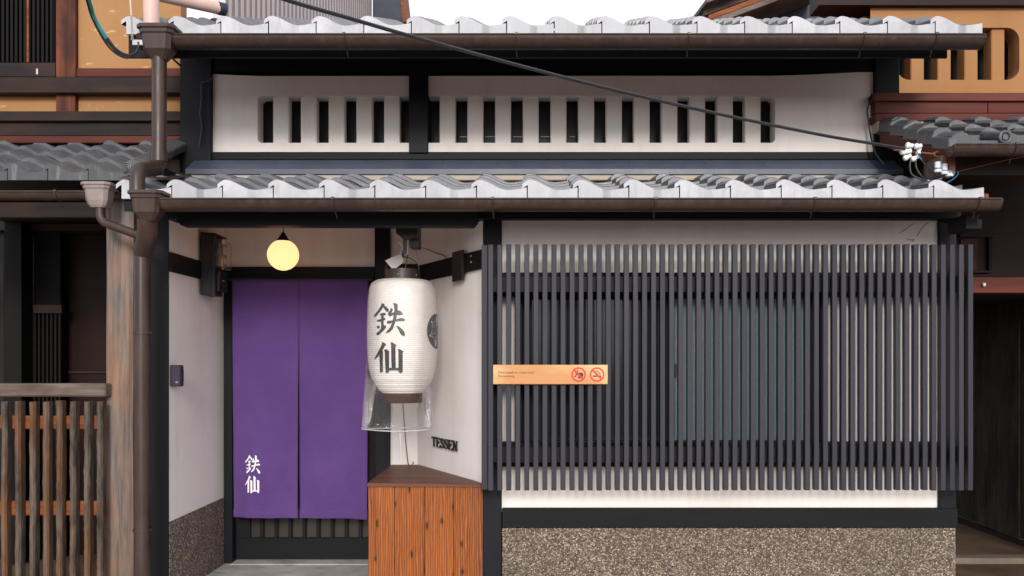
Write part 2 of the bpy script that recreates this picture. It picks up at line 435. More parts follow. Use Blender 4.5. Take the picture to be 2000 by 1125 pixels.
def mk_clear(name, fac, rough=0.08, wave=0, tint=(1,1,1,1), haze=0.04):
    m = N(name); m.nt.nodes.remove(m.b)
    tr = m.n("ShaderNodeBsdfTransparent"); tr.inputs[0].default_value = tint
    gl = m.n("ShaderNodeBsdfGlossy"); gl.inputs["Roughness"].default_value = rough; gl.inputs[0].default_value = (1,1,1,1)
    df = m.n("ShaderNodeBsdfDiffuse"); df.inputs[0].default_value = (0.85,0.85,0.87,1)
    lw = m.n("ShaderNodeLayerWeight"); lw.inputs[0].default_value = 0.35
    mu = m.n("ShaderNodeMath", operation='MULTIPLY_ADD'); m.l(lw.outputs["Fresnel"], mu.inputs[0]); mu.inputs[1].default_value = fac; mu.inputs[2].default_value = 0.02
    cl = m.n("ShaderNodeClamp"); m.l(mu.outputs[0], cl.inputs[0])
    m1 = m.n("ShaderNodeMixShader"); m1.inputs[0].default_value = haze; m.l(tr.outputs[0], m1.inputs[1]); m.l(df.outputs[0], m1.inputs[2])
    m2 = m.n("ShaderNodeMixShader"); m.l(cl.outputs[0], m2.inputs[0]); m.l(m1.outputs[0], m2.inputs[1]); m.l(gl.outputs[0], m2.inputs[2])
    if wave:
        b = m.n("ShaderNodeBump"); b.inputs["Strength"].default_value = 0.6; b.inputs["Distance"].default_value = 0.01
        m.l(m.noise(m.coords((1,1,0.4)), wave, 4), b.inputs["Height"]); m.l(b.outputs[0], gl.inputs["Normal"])
    m.l(m2.outputs[0], m.out.inputs["Surface"])
    return m.mat
MAT['bag'] = mk_clear("clear_plastic_bag", 0.42, 0.10, 30, haze=0.02)
MAT['clear'] = mk_clear("clear_meter_cover", 0.6, 0.05, haze=0.04)

def mk_lamp():
    m = N("lit_opal_globe")
    m.col((0.25,0.18,0.08,1))
    m.b.inputs["Emission Color"].default_value = (1.0, 0.45, 0.20, 1)
    m.b.inputs["Emission Strength"].default_value = 1.3
    return m.mat
MAT['lamp'] = mk_lamp()

# ================================================================== THE SETTING
YW, YP, YU = 4.80, 5.68, 5.45       # lower wall, back of the porch, upper wall
mb = MB(); mb.add([(-300,-300,-0.004),(300,-300,-0.004),(300,300,-0.004),(-300,300,-0.004)], [(0,1,2,3)])
tag(mb.build("ground", MAT['earth']), kind="structure")
mb = MB(); mb.box(-40, 40, -0.6, 4.62, -0.003, 0.0)
tag(mb.build("road", MAT['asphalt']), kind="structure")

# ================================================================== THE TOWNHOUSE
house = thing("townhouse", (0.15, YW, 0), "white plastered townhouse with black timbers, slotted upper window and two tiled eaves", "house")
XL, XR = PX(295, YW), PX(1868, YW)            # outer faces of the corner posts
XPL = PX(329, YW)                             # porch left wall
XC0, XC1 = PX(943, YW), PX(980, YW)           # centre post
XR0 = PX(1834, YW)
ZB = PZ(430, YW)                              # underside of the eave beam

def part(name, mat, fn, bevel=0.0, parent=None, smooth=False):
    m = MB(); fn(m); return m.build(name, mat, parent or house, bevel, smooth)

# posts
part("corner_post", MAT['timber_z'], lambda m: m.prism([(XL, YW, 0), (XPL, YW, 0), (XPL, YW+0.009, 0), (XPL-0.014, YW+0.009, 0), (XPL-0.014, YW+0.13, 0), (XL, YW+0.13, 0)], (0, 0, 2.32)))
part("centre_post", MAT['timber_z'], lambda m: m.box(XC0, XC1, YW, YW+0.12, 0, 2.24), 0.004)
part("corner_post", MAT['timber_z'], lambda m: m.box(XR0, XR, YW, YW+0.13, PZ(1032, YW), 2.24), 0.004)
# eave beam running past the right post, and the lighter beam across the porch
part("eave_beam", MAT['timber_x'], lambda m: m.box(XPL+0.003, XR+0.004, YW-0.045, YW+0.10, ZB, ZB+0.085), 0.004)
YB = 4.60
def pb(m):
    x0, x1 = PX(345, YB), PX(932, YB); z0, z1 = PZ(440, YB), PZ(408, YB)
    c = 0.022
    m.prism([(x0, YB, z1), (x0, YB, z0+c), (x0+c, YB, z0), (x1-c, YB, z0-0.003), (x1, YB, z0+c), (x1, YB, z1)], (0, 0.09, 0))
part("porch_beam", MAT['timber_x'], pb)
part("beam_end", MAT['timber_x'], lambda m: m.rbox(1886, 418, 1911, 447, 4.52, 0.2), 0.003)
def br(m):
    m.prism([(XR0, YW-0.02, ZB-0.001), (XR+0.13, YW-0.02, ZB-0.001), (XR+0.13, YW-0.02, ZB-0.05), (XR+0.02, YW-0.02, ZB-0.052), (XR-0.03, YW-0.02, ZB-0.02)], (0, 0.06, 0))
part("bracket", MAT['timber_x'], br)

# plaster of the lower front, in butted panels round the window
yb = YW + 0.02
W0, W1 = PX(1005, yb), PX(1617, yb)
def pl(m):
    d = 0.10
    zt, z1, z2, zb_ = ZB + 0.06, PZ(556, yb), PZ(888, yb), PZ(1000, yb)
    m.box(XC1-0.01, XR0+0.01, yb, yb+d, z1, zt)
    m.box(XC1-0.01, W0, yb, yb+d, z2, z1)
    m.box(W1, XR0+0.01, yb, yb+d, z2, z1)
    m.box(XC1-0.01, XR0+0.01, yb, yb+d, zb_, z2)
part("plaster_wall", MAT['plaster'], pl)
# stain beside the right post: a dry crack in the plaster
def crack(m):
    for pts in ([(1786,436),(1778,441),(1770,447),(1762,452),(1755,457)], [(1815,434),(1806,440),(1800,447),(1794,456),(1788,464)], [(1770,466),(1778,469),(1786,468),(1782,472)]):
        q = [P(a, b, yb) for a, b in pts]
        m.tube(q, [0.0012, 0.003, 0.0025, 0.003, 0.001][:len(q)], 5)
part("plaster_crack", M_plain("crack_dirt", srgb(150,122,104), 0.9), crack)
# horizontal beams over and under the window
part("window_beam", MAT['timber_x'], lambda m: m.rbox(981, 532, 1833, 579, 4.745, 0.075), 0.003)
part("window_beam", MAT['timber_x'], lambda m: m.rbox(981, 864, 1833, 912, 4.745, 0.075), 0.003)
part("sill_beam", MAT['timber_x'], lambda m: m.box(XC1+0.002, XR+0.002, YW-0.012, YW+0.1, PZ(1031, YW-0.012), PZ(993, YW-0.012)), 0.004)
part("pebble_base", MAT['granite'], lambda m: m.box(XC1+0.002, XR-0.004, YW-0.002, YW+0.14, 0, PZ(1031.5, YW-0.012)), 0.004)

# window: outer frame, two sliding sashes with panes
yw = 4.845
zt, zb_ = PZ(579, yw), PZ(864, yw)
win = part("window", MAT['timber_z'], lambda m: (m.box(W0+0.001, W0+0.045, yw-0.03, yw+0.06, zb_-0.02, zt+0.02), m.box(W1-0.045, W1-0.001, yw-0.03, yw+0.06, zb_-0.02, zt+0.02)), 0.002)
xm = PX(1310, yw)
for k, (a, b, yy, g) in enumerate(((W0+0.047, xm+0.03, yw+0.03, 'glass_dark'), (xm-0.03, W1-0.047, yw-0.005, 'glass_frost_sky'))):
    part("sash", MAT['timber_z'], lambda m: (m.box(a, a+0.05, yy, yy+0.03, zb_-0.03, zt+0.03), m.box(b-0.05, b, yy, yy+0.03, zb_-0.03, zt+0.03), m.box(a+0.05, b-0.05, yy, yy+0.03, zb_-0.03, zb_+0.012), m.box(a+0.05, b-0.05, yy, yy+0.03, zt-0.012, zt+0.03)), 0, win)
    part("pane", MAT[g], lambda m: m.box(a+0.048, b-0.048, yy+0.012, yy+0.018, zb_+0.01, zt-0.01), 0, win)
part("sash_handle", MAT['black_metal'], lambda m: m.rbox(1317, 711, 1322, 735, yw-0.018, 0.012), 0.001, win)
part("inner_room", MAT['dark_void'], lambda m: (m.box(XC1, XR0, 5.3, 5.34, 0, 2.2), m.box(XC1-0.04, XC1-0.001, 4.93, 5.3, 0, 2.2), m.box(XR0+0.002, XR-0.004, 4.95, 7.5, 0, 2.5)))

# ---------------- porch
XBK = PX(435, YP)
part("porch_side_wall", MAT['plaster'], lambda m: m.box(XPL-0.0135, XPL, YW+0.0095, YP+0.1, PZ(1020, YW), 2.34))
part("porch_pebble_base", MAT['granite'], lambda m: m.box(XPL-0.0135, XPL+0.004, YW+0.0095, YP, 0, PZ(1020, YW)-0.0005))
part("porch_rail", MAT['timber_x'], lambda m: m.box(XPL+0.0005, XPL+0.014, YW+0.005, YP-0.001, PZ(530, YW), PZ(492, YW)), 0.002)
zl0, zl1 = PZ(548, YP), PZ(522, YP)
x_j0, x_j1 = PX(733, YP), PX(763, YP)
part("porch_back_wall", MAT['plaster'], lambda m: m.box(XPL+0.001, x_j0, YP, YP+0.1, zl1-0.02, 2.34))
part("lintel", MAT['timber_x'], lambda m: m.box(XPL+0.016, x_j0-0.001, YP-0.03, YP+0.12, zl0, zl1), 0.003)
part("door_post", MAT['timber_z'], lambda m: m.box(XPL+0.005, PX(456, YP), YP-0.02, YP+0.14, 0.05, zl0-0.001), 0.003)
part("door_post", MAT['timber_z'], lambda m: m.box(x_j0, x_j1, YP-0.025, YP+0.14, 0.05, 2.34), 0.003)
AX, AY = XC0+0.002, YW+0.01               # front end of the slanting wall
BX, BY = PX(815, YP), YP                  # back end
part("porch_back_wall", MAT['plaster'], lambda m: m.box(x_j1, BX+0.05, YP, YP+0.1, 0, 2.34))
dv = Vector((AX-BX, AY-BY, 0)); dL = dv.length; dn = dv.normalized(); nn = Vector((dn.y, -dn.x, 0))   # nn points out into the porch
if nn.x > 0: nn = -nn
def slant(m, s0, s1, z0, z1, out0, out1):
    a = Vector((BX, BY, 0)) + dn*s0; b = Vector((BX, BY, 0)) + dn*s1
    q = [a + nn*out0, b + nn*out0, b + nn*out1, a + nn*out1]
    m.prism([(p.x, p.y, z0) for p in q], (0, 0, z1-z0))
part("slanting_wall", MAT['plaster'], lambda m: slant(m, -0.0, dL, 0, 2.34, 0, -0.08))
part("slanting_rail", MAT['timber_x'], lambda m: slant(m, 0.012, dL-0.002, PZ(525, YW), PZ(487, YW), 0.001, 0.016), 0.002)
part("slanting_rail", MAT['timber_x'], lambda m: m.box(x_j1+0.001, BX+0.006, YP-0.016, YP-0.0005, PZ(548, YP), PZ(516, YP)), 0.002)
part("porch_ceiling", MAT['soffit'], lambda m: m.box(XPL-0.06, XC1, YW+0.1, YP+0.1, 2.345, 2.36))
floor = part("porch_floor", MAT['concrete'], lambda m: m.box(XPL+0.005, XC0-0.003, 4.66, YP+0.2, -0.05, PZ(1098, YP)-0.004), 0.006)
ZF = PZ(1098, YP)
# sliding door behind the curtain
yd = YP + 0.055
dx0, dx1 = PX(456, YP)-0.01, x_j0+0.01
door = part("entrance_door", MAT['timber_x'], lambda m: (m.box(dx0, dx1, yd, yd+0.03, ZF+0.005, PZ(1051, yd)),
        m.box(dx0, PX(489, yd), yd, yd+0.03, PZ(1051, yd), zl0), m.box(PX(489, yd), dx1, yd, yd+0.03, zl0-0.1, zl0)), 0.002)
for k in range(9):
    xa = PX(508.5 + 27.4*k, yd)
    part("door_bar", MAT['timber_z'], lambda m: m.box(xa, xa+0.0225, yd-0.004, yd+0.02, PZ(1051, yd)+0.001, zl0-0.101), 0.002, door)
part("door_pane", MAT['glass_door'], lambda m: m.box(PX(489, yd), dx1, yd+0.022, yd+0.026, PZ(1051, yd)+0.001, zl0-0.101), 0, door)
part("threshold", MAT['concrete'], lambda m: m.box(PX(456, YP)+0.001, x_j0-0.001, YP-0.07, yd+0.04, ZF-0.003, ZF+0.004), 0.002)

# ---------------- upper wall with the slotted window
XU0, XU1 = PX(390, YU), PX(1705, YU)
XM0, XM1 = PX(800, YU), PX(837, YU)
zp0, zp1 = PZ(298, YU), PZ(149, YU)
part("upper_post", MAT['timber_z'], lambda m: m.box(PX(355, YU), PX(416, YU), YU-0.03, YU+0.15, zp0-0.2, 3.42), 0.004)
part("upper_post", MAT['timber_z'], lambda m: m.box(XU1, PX(1753, YU), YU-0.03, YU+0.15, zp0-0.2, 3.42), 0.004)
part("upper_post", MAT['timber_z'], lambda m: m.box(XM0, XM1, YU-0.035, YU+0.1, zp0-0.01, zp1+0.03), 0.004)
part("upper_beam", MAT['navy_t'] if 'navy_t' in MAT else MAT['timber_x'], lambda m: m.box(PX(416, YU)+0.001, XU1-0.001, YU-0.012, YU+0.12, PZ(141, YU), 3.45))
part("upper_sill", MAT['timber_x'], lambda m: m.box(PX(416, YU)+0.001, XU1-0.001, YU-0.02, YU+0.12, PZ(313, YU), zp0), 0.003)

xo0, xo1 = PX(503, YU), PX(1514, YU); zo0, zo1 = PZ(279, YU), PZ(187, YU)
def mushiko(m):
    """plaster sheet with one long rounded opening: a grid of outline points joined to the opening edge"""
    rc = 0.028; inner = []
    for cx, cz, a0 in ((xo1-rc, zo1-rc, 0), (xo0+rc, zo1-rc, 90), (xo0+rc, zo0+rc, 180), (xo1-rc, zo0+rc, 270)):
        for k in range(6):
            a = rad(a0 + 18*k); inner.append((cx + rc*math.cos(a), cz + rc*math.sin(a)))
    xa, xb = PX(416, YU), XU1
    def ztop(x):   # plaster curls up a little at both ends
        t = max(0, (x - PX(1420, YU)) / (xb - PX(1420, YU))); u = max(0, (PX(560, YU) - x) / (PX(560, YU) - xa))
        return zp1 + 0.032*t*t + 0.014*u*u
    outer = []
    for i, (x, z) in enumerate(inner):
        q = i // 6; k = i % 6
        if q == 0: ox, oz = (xb, zo1 + (ztop(xb)-zo1)*k/2.5) if k <= 2 else (xb + (xo1-rc-xb)*(k-2.5)/2.5, None)
        elif q == 1: ox, oz = (xo0+rc + (xa-xo0-rc)*k/2.5, None) if k <= 2 else (xa, ztop(xa) + (zo1-ztop(xa))*(k-2.5)/2.5)
        elif q == 2: ox, oz = (xa, zo0 + (zp0-zo0)*k/2.5) if k <= 2 else (xa + (xo0+rc-xa)*(k-2.5)/2.5, zp0)
        else: ox, oz = (xo1-rc + (xb-xo1+rc)*k/2.5, zp0) if k <= 2 else (xb, zp0 + (zo0-zp0)*(k-2.5)/2.5)
        if oz is None: oz = ztop(ox)
        outer.append((ox, oz))
    # corner points so that the outline stays square
    outer[2] = (xb, ztop(xb)); outer[9] = (xa, ztop(xa)); outer[14] = (xa, zp0); outer[21] = (xb, zp0)
    n = 24; y0, y1 = YU, YU + 0.12
    v = [(x, y0, z) for x, z in outer] + [(x, y0, z) for x, z in inner] + [(x, y0+0.012, z) for x, z in [(a + (0.004 if a < 0 else -0.004)*0, b) for a, b in inner]] + [(x, y1, z) for x, z in inner] + [(x, y1, z) for x, z in outer]
    f = []
    for i in range(n):
        j = (i+1) % n
        f += [(i, j, n+j, n+i), (n+i, n+j, 2*n+j, 2*n+i), (2*n+i, 2*n+j, 3*n+j, 3*n+i), (3*n+i, 3*n+j, 4*n+j, 4*n+i), (4*n+i, 4*n+j, j, i)]
    m.add(v, f)
um = part("slotted_window", MAT['plaster'], mushiko)
yb2 = YU + 0.022
bm_ = MB(); bw = 31*yb2/F
bm_.box(0, bw, 0, 0.075, 0, zo1-zo0+0.01)
bar0 = None
for k in range(18):
    if k == 5: continue
    loc = (PX(531 + 54.45*k, YU), yb2, zo0-0.005)
    if bar0 is None: bar0 = bm_.build("window_bar", MAT['plaster'], um, 0.006, False, loc)
    else: place(bar0.data, "window_bar", um, loc)
part("upper_pane", MAT['glass_upper'], lambda m: m.box(xo0-0.05, xo1+0.05, YU+0.20, YU+0.21, zo0-0.05, zo1+0.05), 0, um)
part("inner_wall", MAT['dark_void'], lambda m: m.box(xo0-0.1, xo1+0.1, YU+0.122, YU+0.199, zo0-0.05, zo0-0.031), 0, um)
for a, b in ((898, 915), (947, 968), (1002, 1025), (1056, 1075), (1113, 1123)):  # thin reflections on the pane, put in as added slivers of steel
    part("glass_glint_strip", MAT['steel'], lambda m: m.rbox(a, 266.5, b, 267.6, YU+0.188, 0.006), 0, um)

# sloping flashing at the foot of the upper wall
def fl(m):
    x0, x1 = PX(384, YU), PX(1740, YU)
    y0 = 5.30; xa, xb = PX(362, y0), PX(1765, y0)
    za, zb2, zc = PZ(314, YU), PZ(330, y0), PZ(340, y0)
    m.add([(x0, YU-0.021, za), (x1, YU-0.021, za), (xb, y0, zb2), (xa, y0, zb2), (xb, y0, zc), (xa, y0, zc), (xb, YU, zc), (xa, YU, zc), (x0, YU, za), (x1, YU, za)],
          [(0,1,2,3), (3,2,4,5), (5,4,6,7), (0,3,5,7,8), (1,9,6,4,2), (8,9,1,0), (7,6,9,8)])
flash = part("flashing", MAT['flash'], fl)
for px in (445, 568, 715, 865, 972, 1104, 1229, 1375, 1492, 1600, 1690):
    part("screw", MAT['black_metal'], lambda m: m.lathe([(0, 0.0045), (0.006, 0.003), (0.007, -0.003)], P(px, 320.5, 5.385) + Vector((0, 0, 0.004)), 8), 0, flash)

# ---------------- tiled roofs
def tile_height(u):
    """section of one pantile: lip and crest on the left, then down into the pan"""
    if u < 0.04: return 0.068 + 0.027*math.cos(min(1.0, (0.04-u)/0.17)*math.pi*0.5)
    if u < 0.60: return 0.043 + 0.052*(0.5 + 0.5*math.cos((u-0.04)/0.56*math.pi))
    return 0.043 + 0.015*((u-0.60)/0.40)**1.6

def tile_mesh(name, pitch, length, slope, eave, mats, hscale=1.0, skirt=0.0, thick=0.023):
    us = [-0.11, -0.06, -0.01, 0.0, 0.04, 0.10, 0.17, 0.25, 0.33, 0.41, 0.49, 0.57, 0.65, 0.75, 0.87, 0.978]
    m = MB(); n = len(us)
    h = [tile_height(u)*hscale for u in us]
    top0 = [(u*pitch, 0, z) for u, z in zip(us, h)]
    rise = slope*length - 0.028
    top1 = [(u*pitch, length, z + rise) for u, z in zip(us, h)]
    tm = [(u*pitch, 0.006, z + 0.004) for u, z in zip(us, h)]        # small rounded front arris
    bot0 = [(u*pitch, 0, (skirt if (eave and u >= 0) else z - thick)) for u, z in zip(us, h)]
    bot1 = [(u*pitch, length, z + rise - thick) for u, z in zip(us, h)]
    for i in range(n-1):
        m.add([top0[i], top0[i+1], tm[i+1], tm[i]], [(0,1,2,3)], 1 if eave else 0)
        m.add([tm[i], tm[i+1], top1[i+1], top1[i]], [(0,1,2,3)], 0)
        if us[i] == -0.01 and eave:      # the lip ends where the skirt begins
            m.add([bot0[i], (bot0[i+1][0], 0, h[i+1]-thick), top0[i+1], top0[i]], [(0,1,2,3)], 1)
            continue
        m.add([bot0[i], bot0[i+1], top0[i+1], top0[i]], [(0,1,2,3)], 1 if eave else 0)
        if eave and us[i] >= 0:
            b0, b1 = bot0[i], bot0[i+1]
            m.add([b0, b1, (b1[0], 0.022, b1[2]), (b0[0], 0.022, b0[2])], [(3,2,1,0)], 1)
        m.add([bot1[i], bot1[i+1], top1[i+1], top1[i]], [(3,2,1,0)], 0)
    # sides
    for e in (0, n-1):
        m.add([bot0[e], top0[e], top1[e], bot1[e]], [(0,1,2,3)], 0)
    if eave:
        k = us.index(0.0)
        m.add([bot0[k], top0[k], (top0[k][0], 0.022, top0[k][2]-thick), (bot0[k][0], 0.022, bot0[k][2])], [(0,1,2,3)], 1)
        e = n-1
        m.add([bot0[e], top0[e], (top0[e][0], 0.022, top0[e][2]-thick), (bot0[e][0], 0.022, bot0[e][2])], [(3,2,1,0)], 1)
    me = bpy.data.meshes.new(name); me.from_pydata(m.v, [], m.f)
    for x in mats: me.materials.append(x)
    me.polygons.foreach_set("material_index", m.m)
    bm = bmesh.new(); bm.from_mesh(me); bmesh.ops.remove_doubles(bm, verts=bm.verts, dist=0.0004); bm.to_mesh(me); bm.free()
    me.polygons.foreach_set("use_smooth", [True]*len(me.polygons)); me.set_sharp_from_angle(angle=rad(38))
    return me

def tile_roof(parent, x_first, ncol, y_eave, z_eave, pitch, slope, courses, expo, mats, hs=1.0, jitter=0.004, tname="roof_tile", last_half=False):
    e = tile_mesh("eave_tile", pitch, expo+0.05, slope, True, mats, hs)
    r = tile_mesh("roof_tile", pitch, expo+0.05, slope, False, mats, hs)
    rnd = random.Random(int(abs(x_first)*1000) + ncol)
    for c in range(courses):
        for i in range(ncol):
            j = 0 if c == 0 else rnd.uniform(-jitter, jitter)
            o = place(e if c == 0 else r, "eave_tile" if c == 0 else "roof_tile", parent,
                  (x_first + i*pitch + j, y_eave + c*expo + (rnd.uniform(-.003, .003) if c else rnd.uniform(-.0015, .0015)), z_eave + slope*c*expo + (rnd.uniform(0, 0.004) if c else rnd.uniform(-0.0012, 0.0012))))
            o.rotation_euler.z = rnd.uniform(-0.012, 0.012) if c else rnd.uniform(-0.003, 0.003)

YE1, YE2 = 4.45, 4.73
ze1, ze2 = PZ(388, YE1), PZ(66, YE2)
pit1 = 99.2*YE1/F; pit2 = 93.0*YE2/F
# lower roof
SL1 = 0.262
xl1 = PX(336.5, YE1) - pit1
def deck(m, x0, x1, ye, ze, yb_, slope, t=0.02, drop=0.0):
    a, b = ze - drop, ze - drop + slope*(yb_-ye)
    m.prism([(x0, ye, a), (x0, yb_, b), (x0, yb_, b+t), (x0, ye, a+t)], (x1-x0, 0, 0))
lower = part("lower_roof", MAT['soffit'], lambda m: deck(m, xl1, PX(1937, YE1), YE1+0.03, ze1+0.010, YU-0.002, SL1, 0.02), 0)
tile_roof(lower, xl1, 17, YE1, ze1, pit1, SL1, 4, 0.215, [MAT['tile_top'], MAT['tile_face']])
part("mortar_strip", MAT['cream'], lambda m: m.box(PX(350, YU), PX(1700, YU), 5.312, 5.44, PZ(352, 5.312), PZ(341, 5.312)), 0.004, lower)
for k in range(12):
    xr = XPL + 0.1 + k*0.36
    part("rafter", MAT['soffit'], lambda m: deck(m, xr, xr+0.045, YE1+0.06, ze1-0.048, YU-0.05, SL1, 0.05), 0, lower)
part("eave_board", MAT['timber_x'], lambda m: m.box(xl1, PX(1930, YE1), YE1+0.028, YE1+0.045, ze1-0.058, ze1+0.008), 0, lower)
# upper roof
SL2 = 0.37
xl2 = PX(339.5, YE2) - pit2
upper = part("upper_roof", MAT['soffit'], lambda m: deck(m, xl2, PX(1908, YE2), YE2+0.03, ze2+0.010, YE2+3.2, SL2, 0.02), 0)
tile_roof(upper, xl2, 18, YE2, ze2, pit2, SL2, 6, 0.185, [MAT['tile_top'], MAT['tile_face']])
for k in range(12):
    xr = -2.0 + k*0.37
    part("rafter", MAT['soffit'], lambda m: deck(m, xr, xr+0.05, YE2+0.06, ze2-0.052, YU+0.05, SL2, 0.055), 0, upper)
part("eave_board", MAT['timber_x'], lambda m: m.box(xl2, PX(1855, YE2), YE2+0.028, YE2+0.045, ze2-0.12, ze2+0.008), 0, upper)
part("back_wall", MAT['dark_void'], lambda m: (m.box(PX(355, YU), PX(1753, YU), YU+0.30, YU+0.34, 2.3, 3.45), m.box(XPL-0.07, XR0, YP+0.2, YP+0.24, 0, 2.5)))
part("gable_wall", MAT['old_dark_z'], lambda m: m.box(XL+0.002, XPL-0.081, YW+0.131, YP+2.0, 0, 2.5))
part("gable_wall", MAT['old_dark_z'], lambda m: (m.box(PX(1730, YU), PX(1752, YU), YU+0.151, YU+2.5, 2.0, 3.5)))

# ================================================================== GUTTERS AND PIPES
def half_gutter(m, x0, x1, yc, zr, r, t=0.004, seg=12):
    prof = [(yc - r*math.cos(math.pi*k/seg), zr - r*math.sin(math.pi*k/seg)) for k in range(seg+1)]
    inn = [(yc - (r-t)*math.cos(math.pi*k/seg), zr - (r-t)*math.sin(math.pi*k/seg)) for k in range(seg+1)]
    ring = prof + inn[::-1]
    n = len(ring)
    v = [(x0, y, z) for y, z in ring] + [(x1, y, z) for y, z in ring]
    f = [(i, (i+1) % n, n+(i+1) % n, n+i) for i in range(n)]
    for e, b in ((0, 0), (1, n)):
        f += [tuple(b+i for i in (k, k+1, n-2-k, n-1-k)) for k in range(seg)]
    m.add(v, f)
    m.tube([(x0, yc-r, zr), (x1, yc-r, zr)], 0.0055, 8)
def gutter(label, x0, x1, yc, zr, r, clips, mat='gutter', endcap=(False, True)):
    t = thing("rain_gutter", ((x0+x1)/2, yc, zr-r), label, "gutter")
    m = MB(); half_gutter(m, x0, x1, yc, zr, r); m.build("trough", MAT[mat], t, 0, True)
    for e, x in ((0, x0), (1, x1)):
        if endcap[e]:
            m = MB(); pts = [(x, yc - r*math.cos(math.pi*k/12)*1.02, zr - r*math.sin(math.pi*k/12)*1.02) for k in range(13)]
            m.prism(pts, (0.006 if e else -0.006, 0, 0)); m.build("end_cap", MAT[mat], t)
    for px in clips:
        x = PX(px, yc-r)
        m = MB()
        arc = [(x, yc - (r+0.003)*math.cos(math.pi*k/10), zr - (r+0.003)*math.sin(math.pi*k/10)) for k in range(11)]
        m.tube(arc, 0.004, 6); m.box(x-0.008, x+0.008, yc-r-0.010, yc-r+0.012, zr-0.002, zr+0.008)
        m.tube([(x, yc, zr-r), (x+0.004, yc+0.03, zr-r-0.03)], 0.003, 5)
        m.build("clip", MAT['gutter'], t, 0, True)
    return t
R1 = 0.055
gutter("brown half-round gutter along the lower tiled eave of the white house", PX(312, 4.335), PX(1957, 4.335), 4.39, PZ(388, 4.335), R1, (650, 962, 1280, 1592, 1915))
gutter("brown half-round gutter along the upper tiled eave below the sky", PX(268, 4.605), PX(1924, 4.605), 4.665, PZ(66.5, 4.605), 0.060, (672, 1008, 1346, 1689, 1830), endcap=(True, True))

def hopper(m, px0, px1, py0, py1, Y, d, taper=0.62):
    """rain-water head: lip on top, tapering box below"""
    x0, x1 = PX(px0, Y), PX(px1, Y); z1, z0 = PZ(py0, Y), PZ(py1, Y); cx = (x0+x1)/2; yc = Y + d/2
    hgt = z1 - z0
    lv = [(1.0, 0), (1.0, 0.10), (0.90, 0.14), (0.88, 0.24), (0.80, 0.28), (0.72, 0.72), (taper*0.8, 0.9), (taper*0.62, 1.0)]
    v = []; f = []
    for s, t in lv:
        w = (x1-x0)/2*s; e = d/2*s; z = z1 - hgt*t; ch = w*0.28
        v += [(cx-w+ch, yc-e, z), (cx+w-ch, yc-e, z), (cx+w, yc-e+ch, z), (cx+w, yc+e-ch, z), (cx+w-ch, yc+e, z), (cx-w+ch, yc+e, z), (cx-w, yc+e-ch, z), (cx-w, yc-e+ch, z)]
    for i in range(len(lv)-1):
        for k in range(8): f.append((i*8+k, i*8+(k+1) % 8, i*8+8+(k+1) % 8, i*8+8+k))
    f.append(tuple((len(lv)-1)*8+k for k in range(8))); f.append(tuple(range(7, -1, -1)))
    m.add(v, f)

def bend(pts, r=0.05, n=5):
    """polyline with rounded corners"""
    pts = [Vector(p) for p in pts]; out = [pts[0]]
    for i in range(1, len(pts)-1):
        a, b, c = pts[i-1], pts[i], pts[i+1]
        d1 = (a-b); d2 = (c-b); rr = min(r, d1.length*0.45, d2.length*0.45)
        p, q = b + d1.normalized()*rr, b + d2.normalized()*rr
        for k in range(n+1):
            t = k/n; out.append(p*(1-t)**2 + b*2*t*(1-t) + q*t*t)
    out.append(pts[-1]); return out

dp = thing("downpipe", P(277, 705, 4.45) * 1 - Vector((0,0,1.4)), "brown downpipe with two rainwater hoppers at the left corner of the white house", "downpipe")
m = MB(); hopper(m, 262, 337, 44, 108, 4.56, 0.16); m.build("hopper", MAT['gutter'], dp)
rp = 14*4.62/F
m = MB(); m.tube(bend([P(311, 100, 4.64), P(311, 326, 4.64), P(268, 333, 4.44), P(268, 378, 4.42)], 0.045), rp, 16)
m.build("upper_pipe", MAT['gutter'], dp, 0, True)
m = MB(); m.tube([P(311, 296, 4.64), P(311, 316, 4.64)], rp*1.16, 16); m.build("pipe_collar", MAT['gutter'], dp, 0, True)
m = MB(); hopper(m, 244, 314, 370, 428, 4.33, 0.15); m.build("hopper", MAT['gutter'], dp)
yp = 4.52; rl = 15.2*yp/F
m = MB(); m.tube(bend([P(287, 420, 4.42), P(287, 455, 4.45), P(278, 485, yp), P(277.5, 520, yp), P(277.5, 1235, yp)], 0.06), rl, 18)
m.build("lower_pipe", MAT['gutter'], dp, 0, True)
m = MB(); m.tube(bend([P(288, 426, 4.42), P(288, 462, 4.45), P(279, 492, yp)], 0.06), rl*1.22, 18); m.build("pipe_elbow", MAT['gutter'], dp, 0, True)
for py in (648, 1032):
    m = MB(); m.tube([P(277.5, py, yp), P(277.5, py+5, yp)], rl*1.12, 18); m.box(PX(290, yp), PX(296, yp), yp-0.005, yp+0.05, PZ(py+5, yp), PZ(py, yp)); m.build("pipe_strap", MAT['gutter'], dp, 0, True)

lp = thing("branch_pipe", P(205, 420, 4.52), "thin brown pipe slanting from the left neighbour's hopper into the tall downpipe", "pipe")
m = MB(); hopper(m, 153, 212, 354, 402, 4.48, 0.13, 0.75); m.build("hopper", MAT['gutter_pale'], lp)
m = MB(); m.tube(bend([P(196, 398, 4.54), P(196, 432, 4.54), P(283, 464, 4.50)], 0.05), 8.5*4.52/F, 14); m.build("pipe", MAT['gutter'], lp, 0, True)

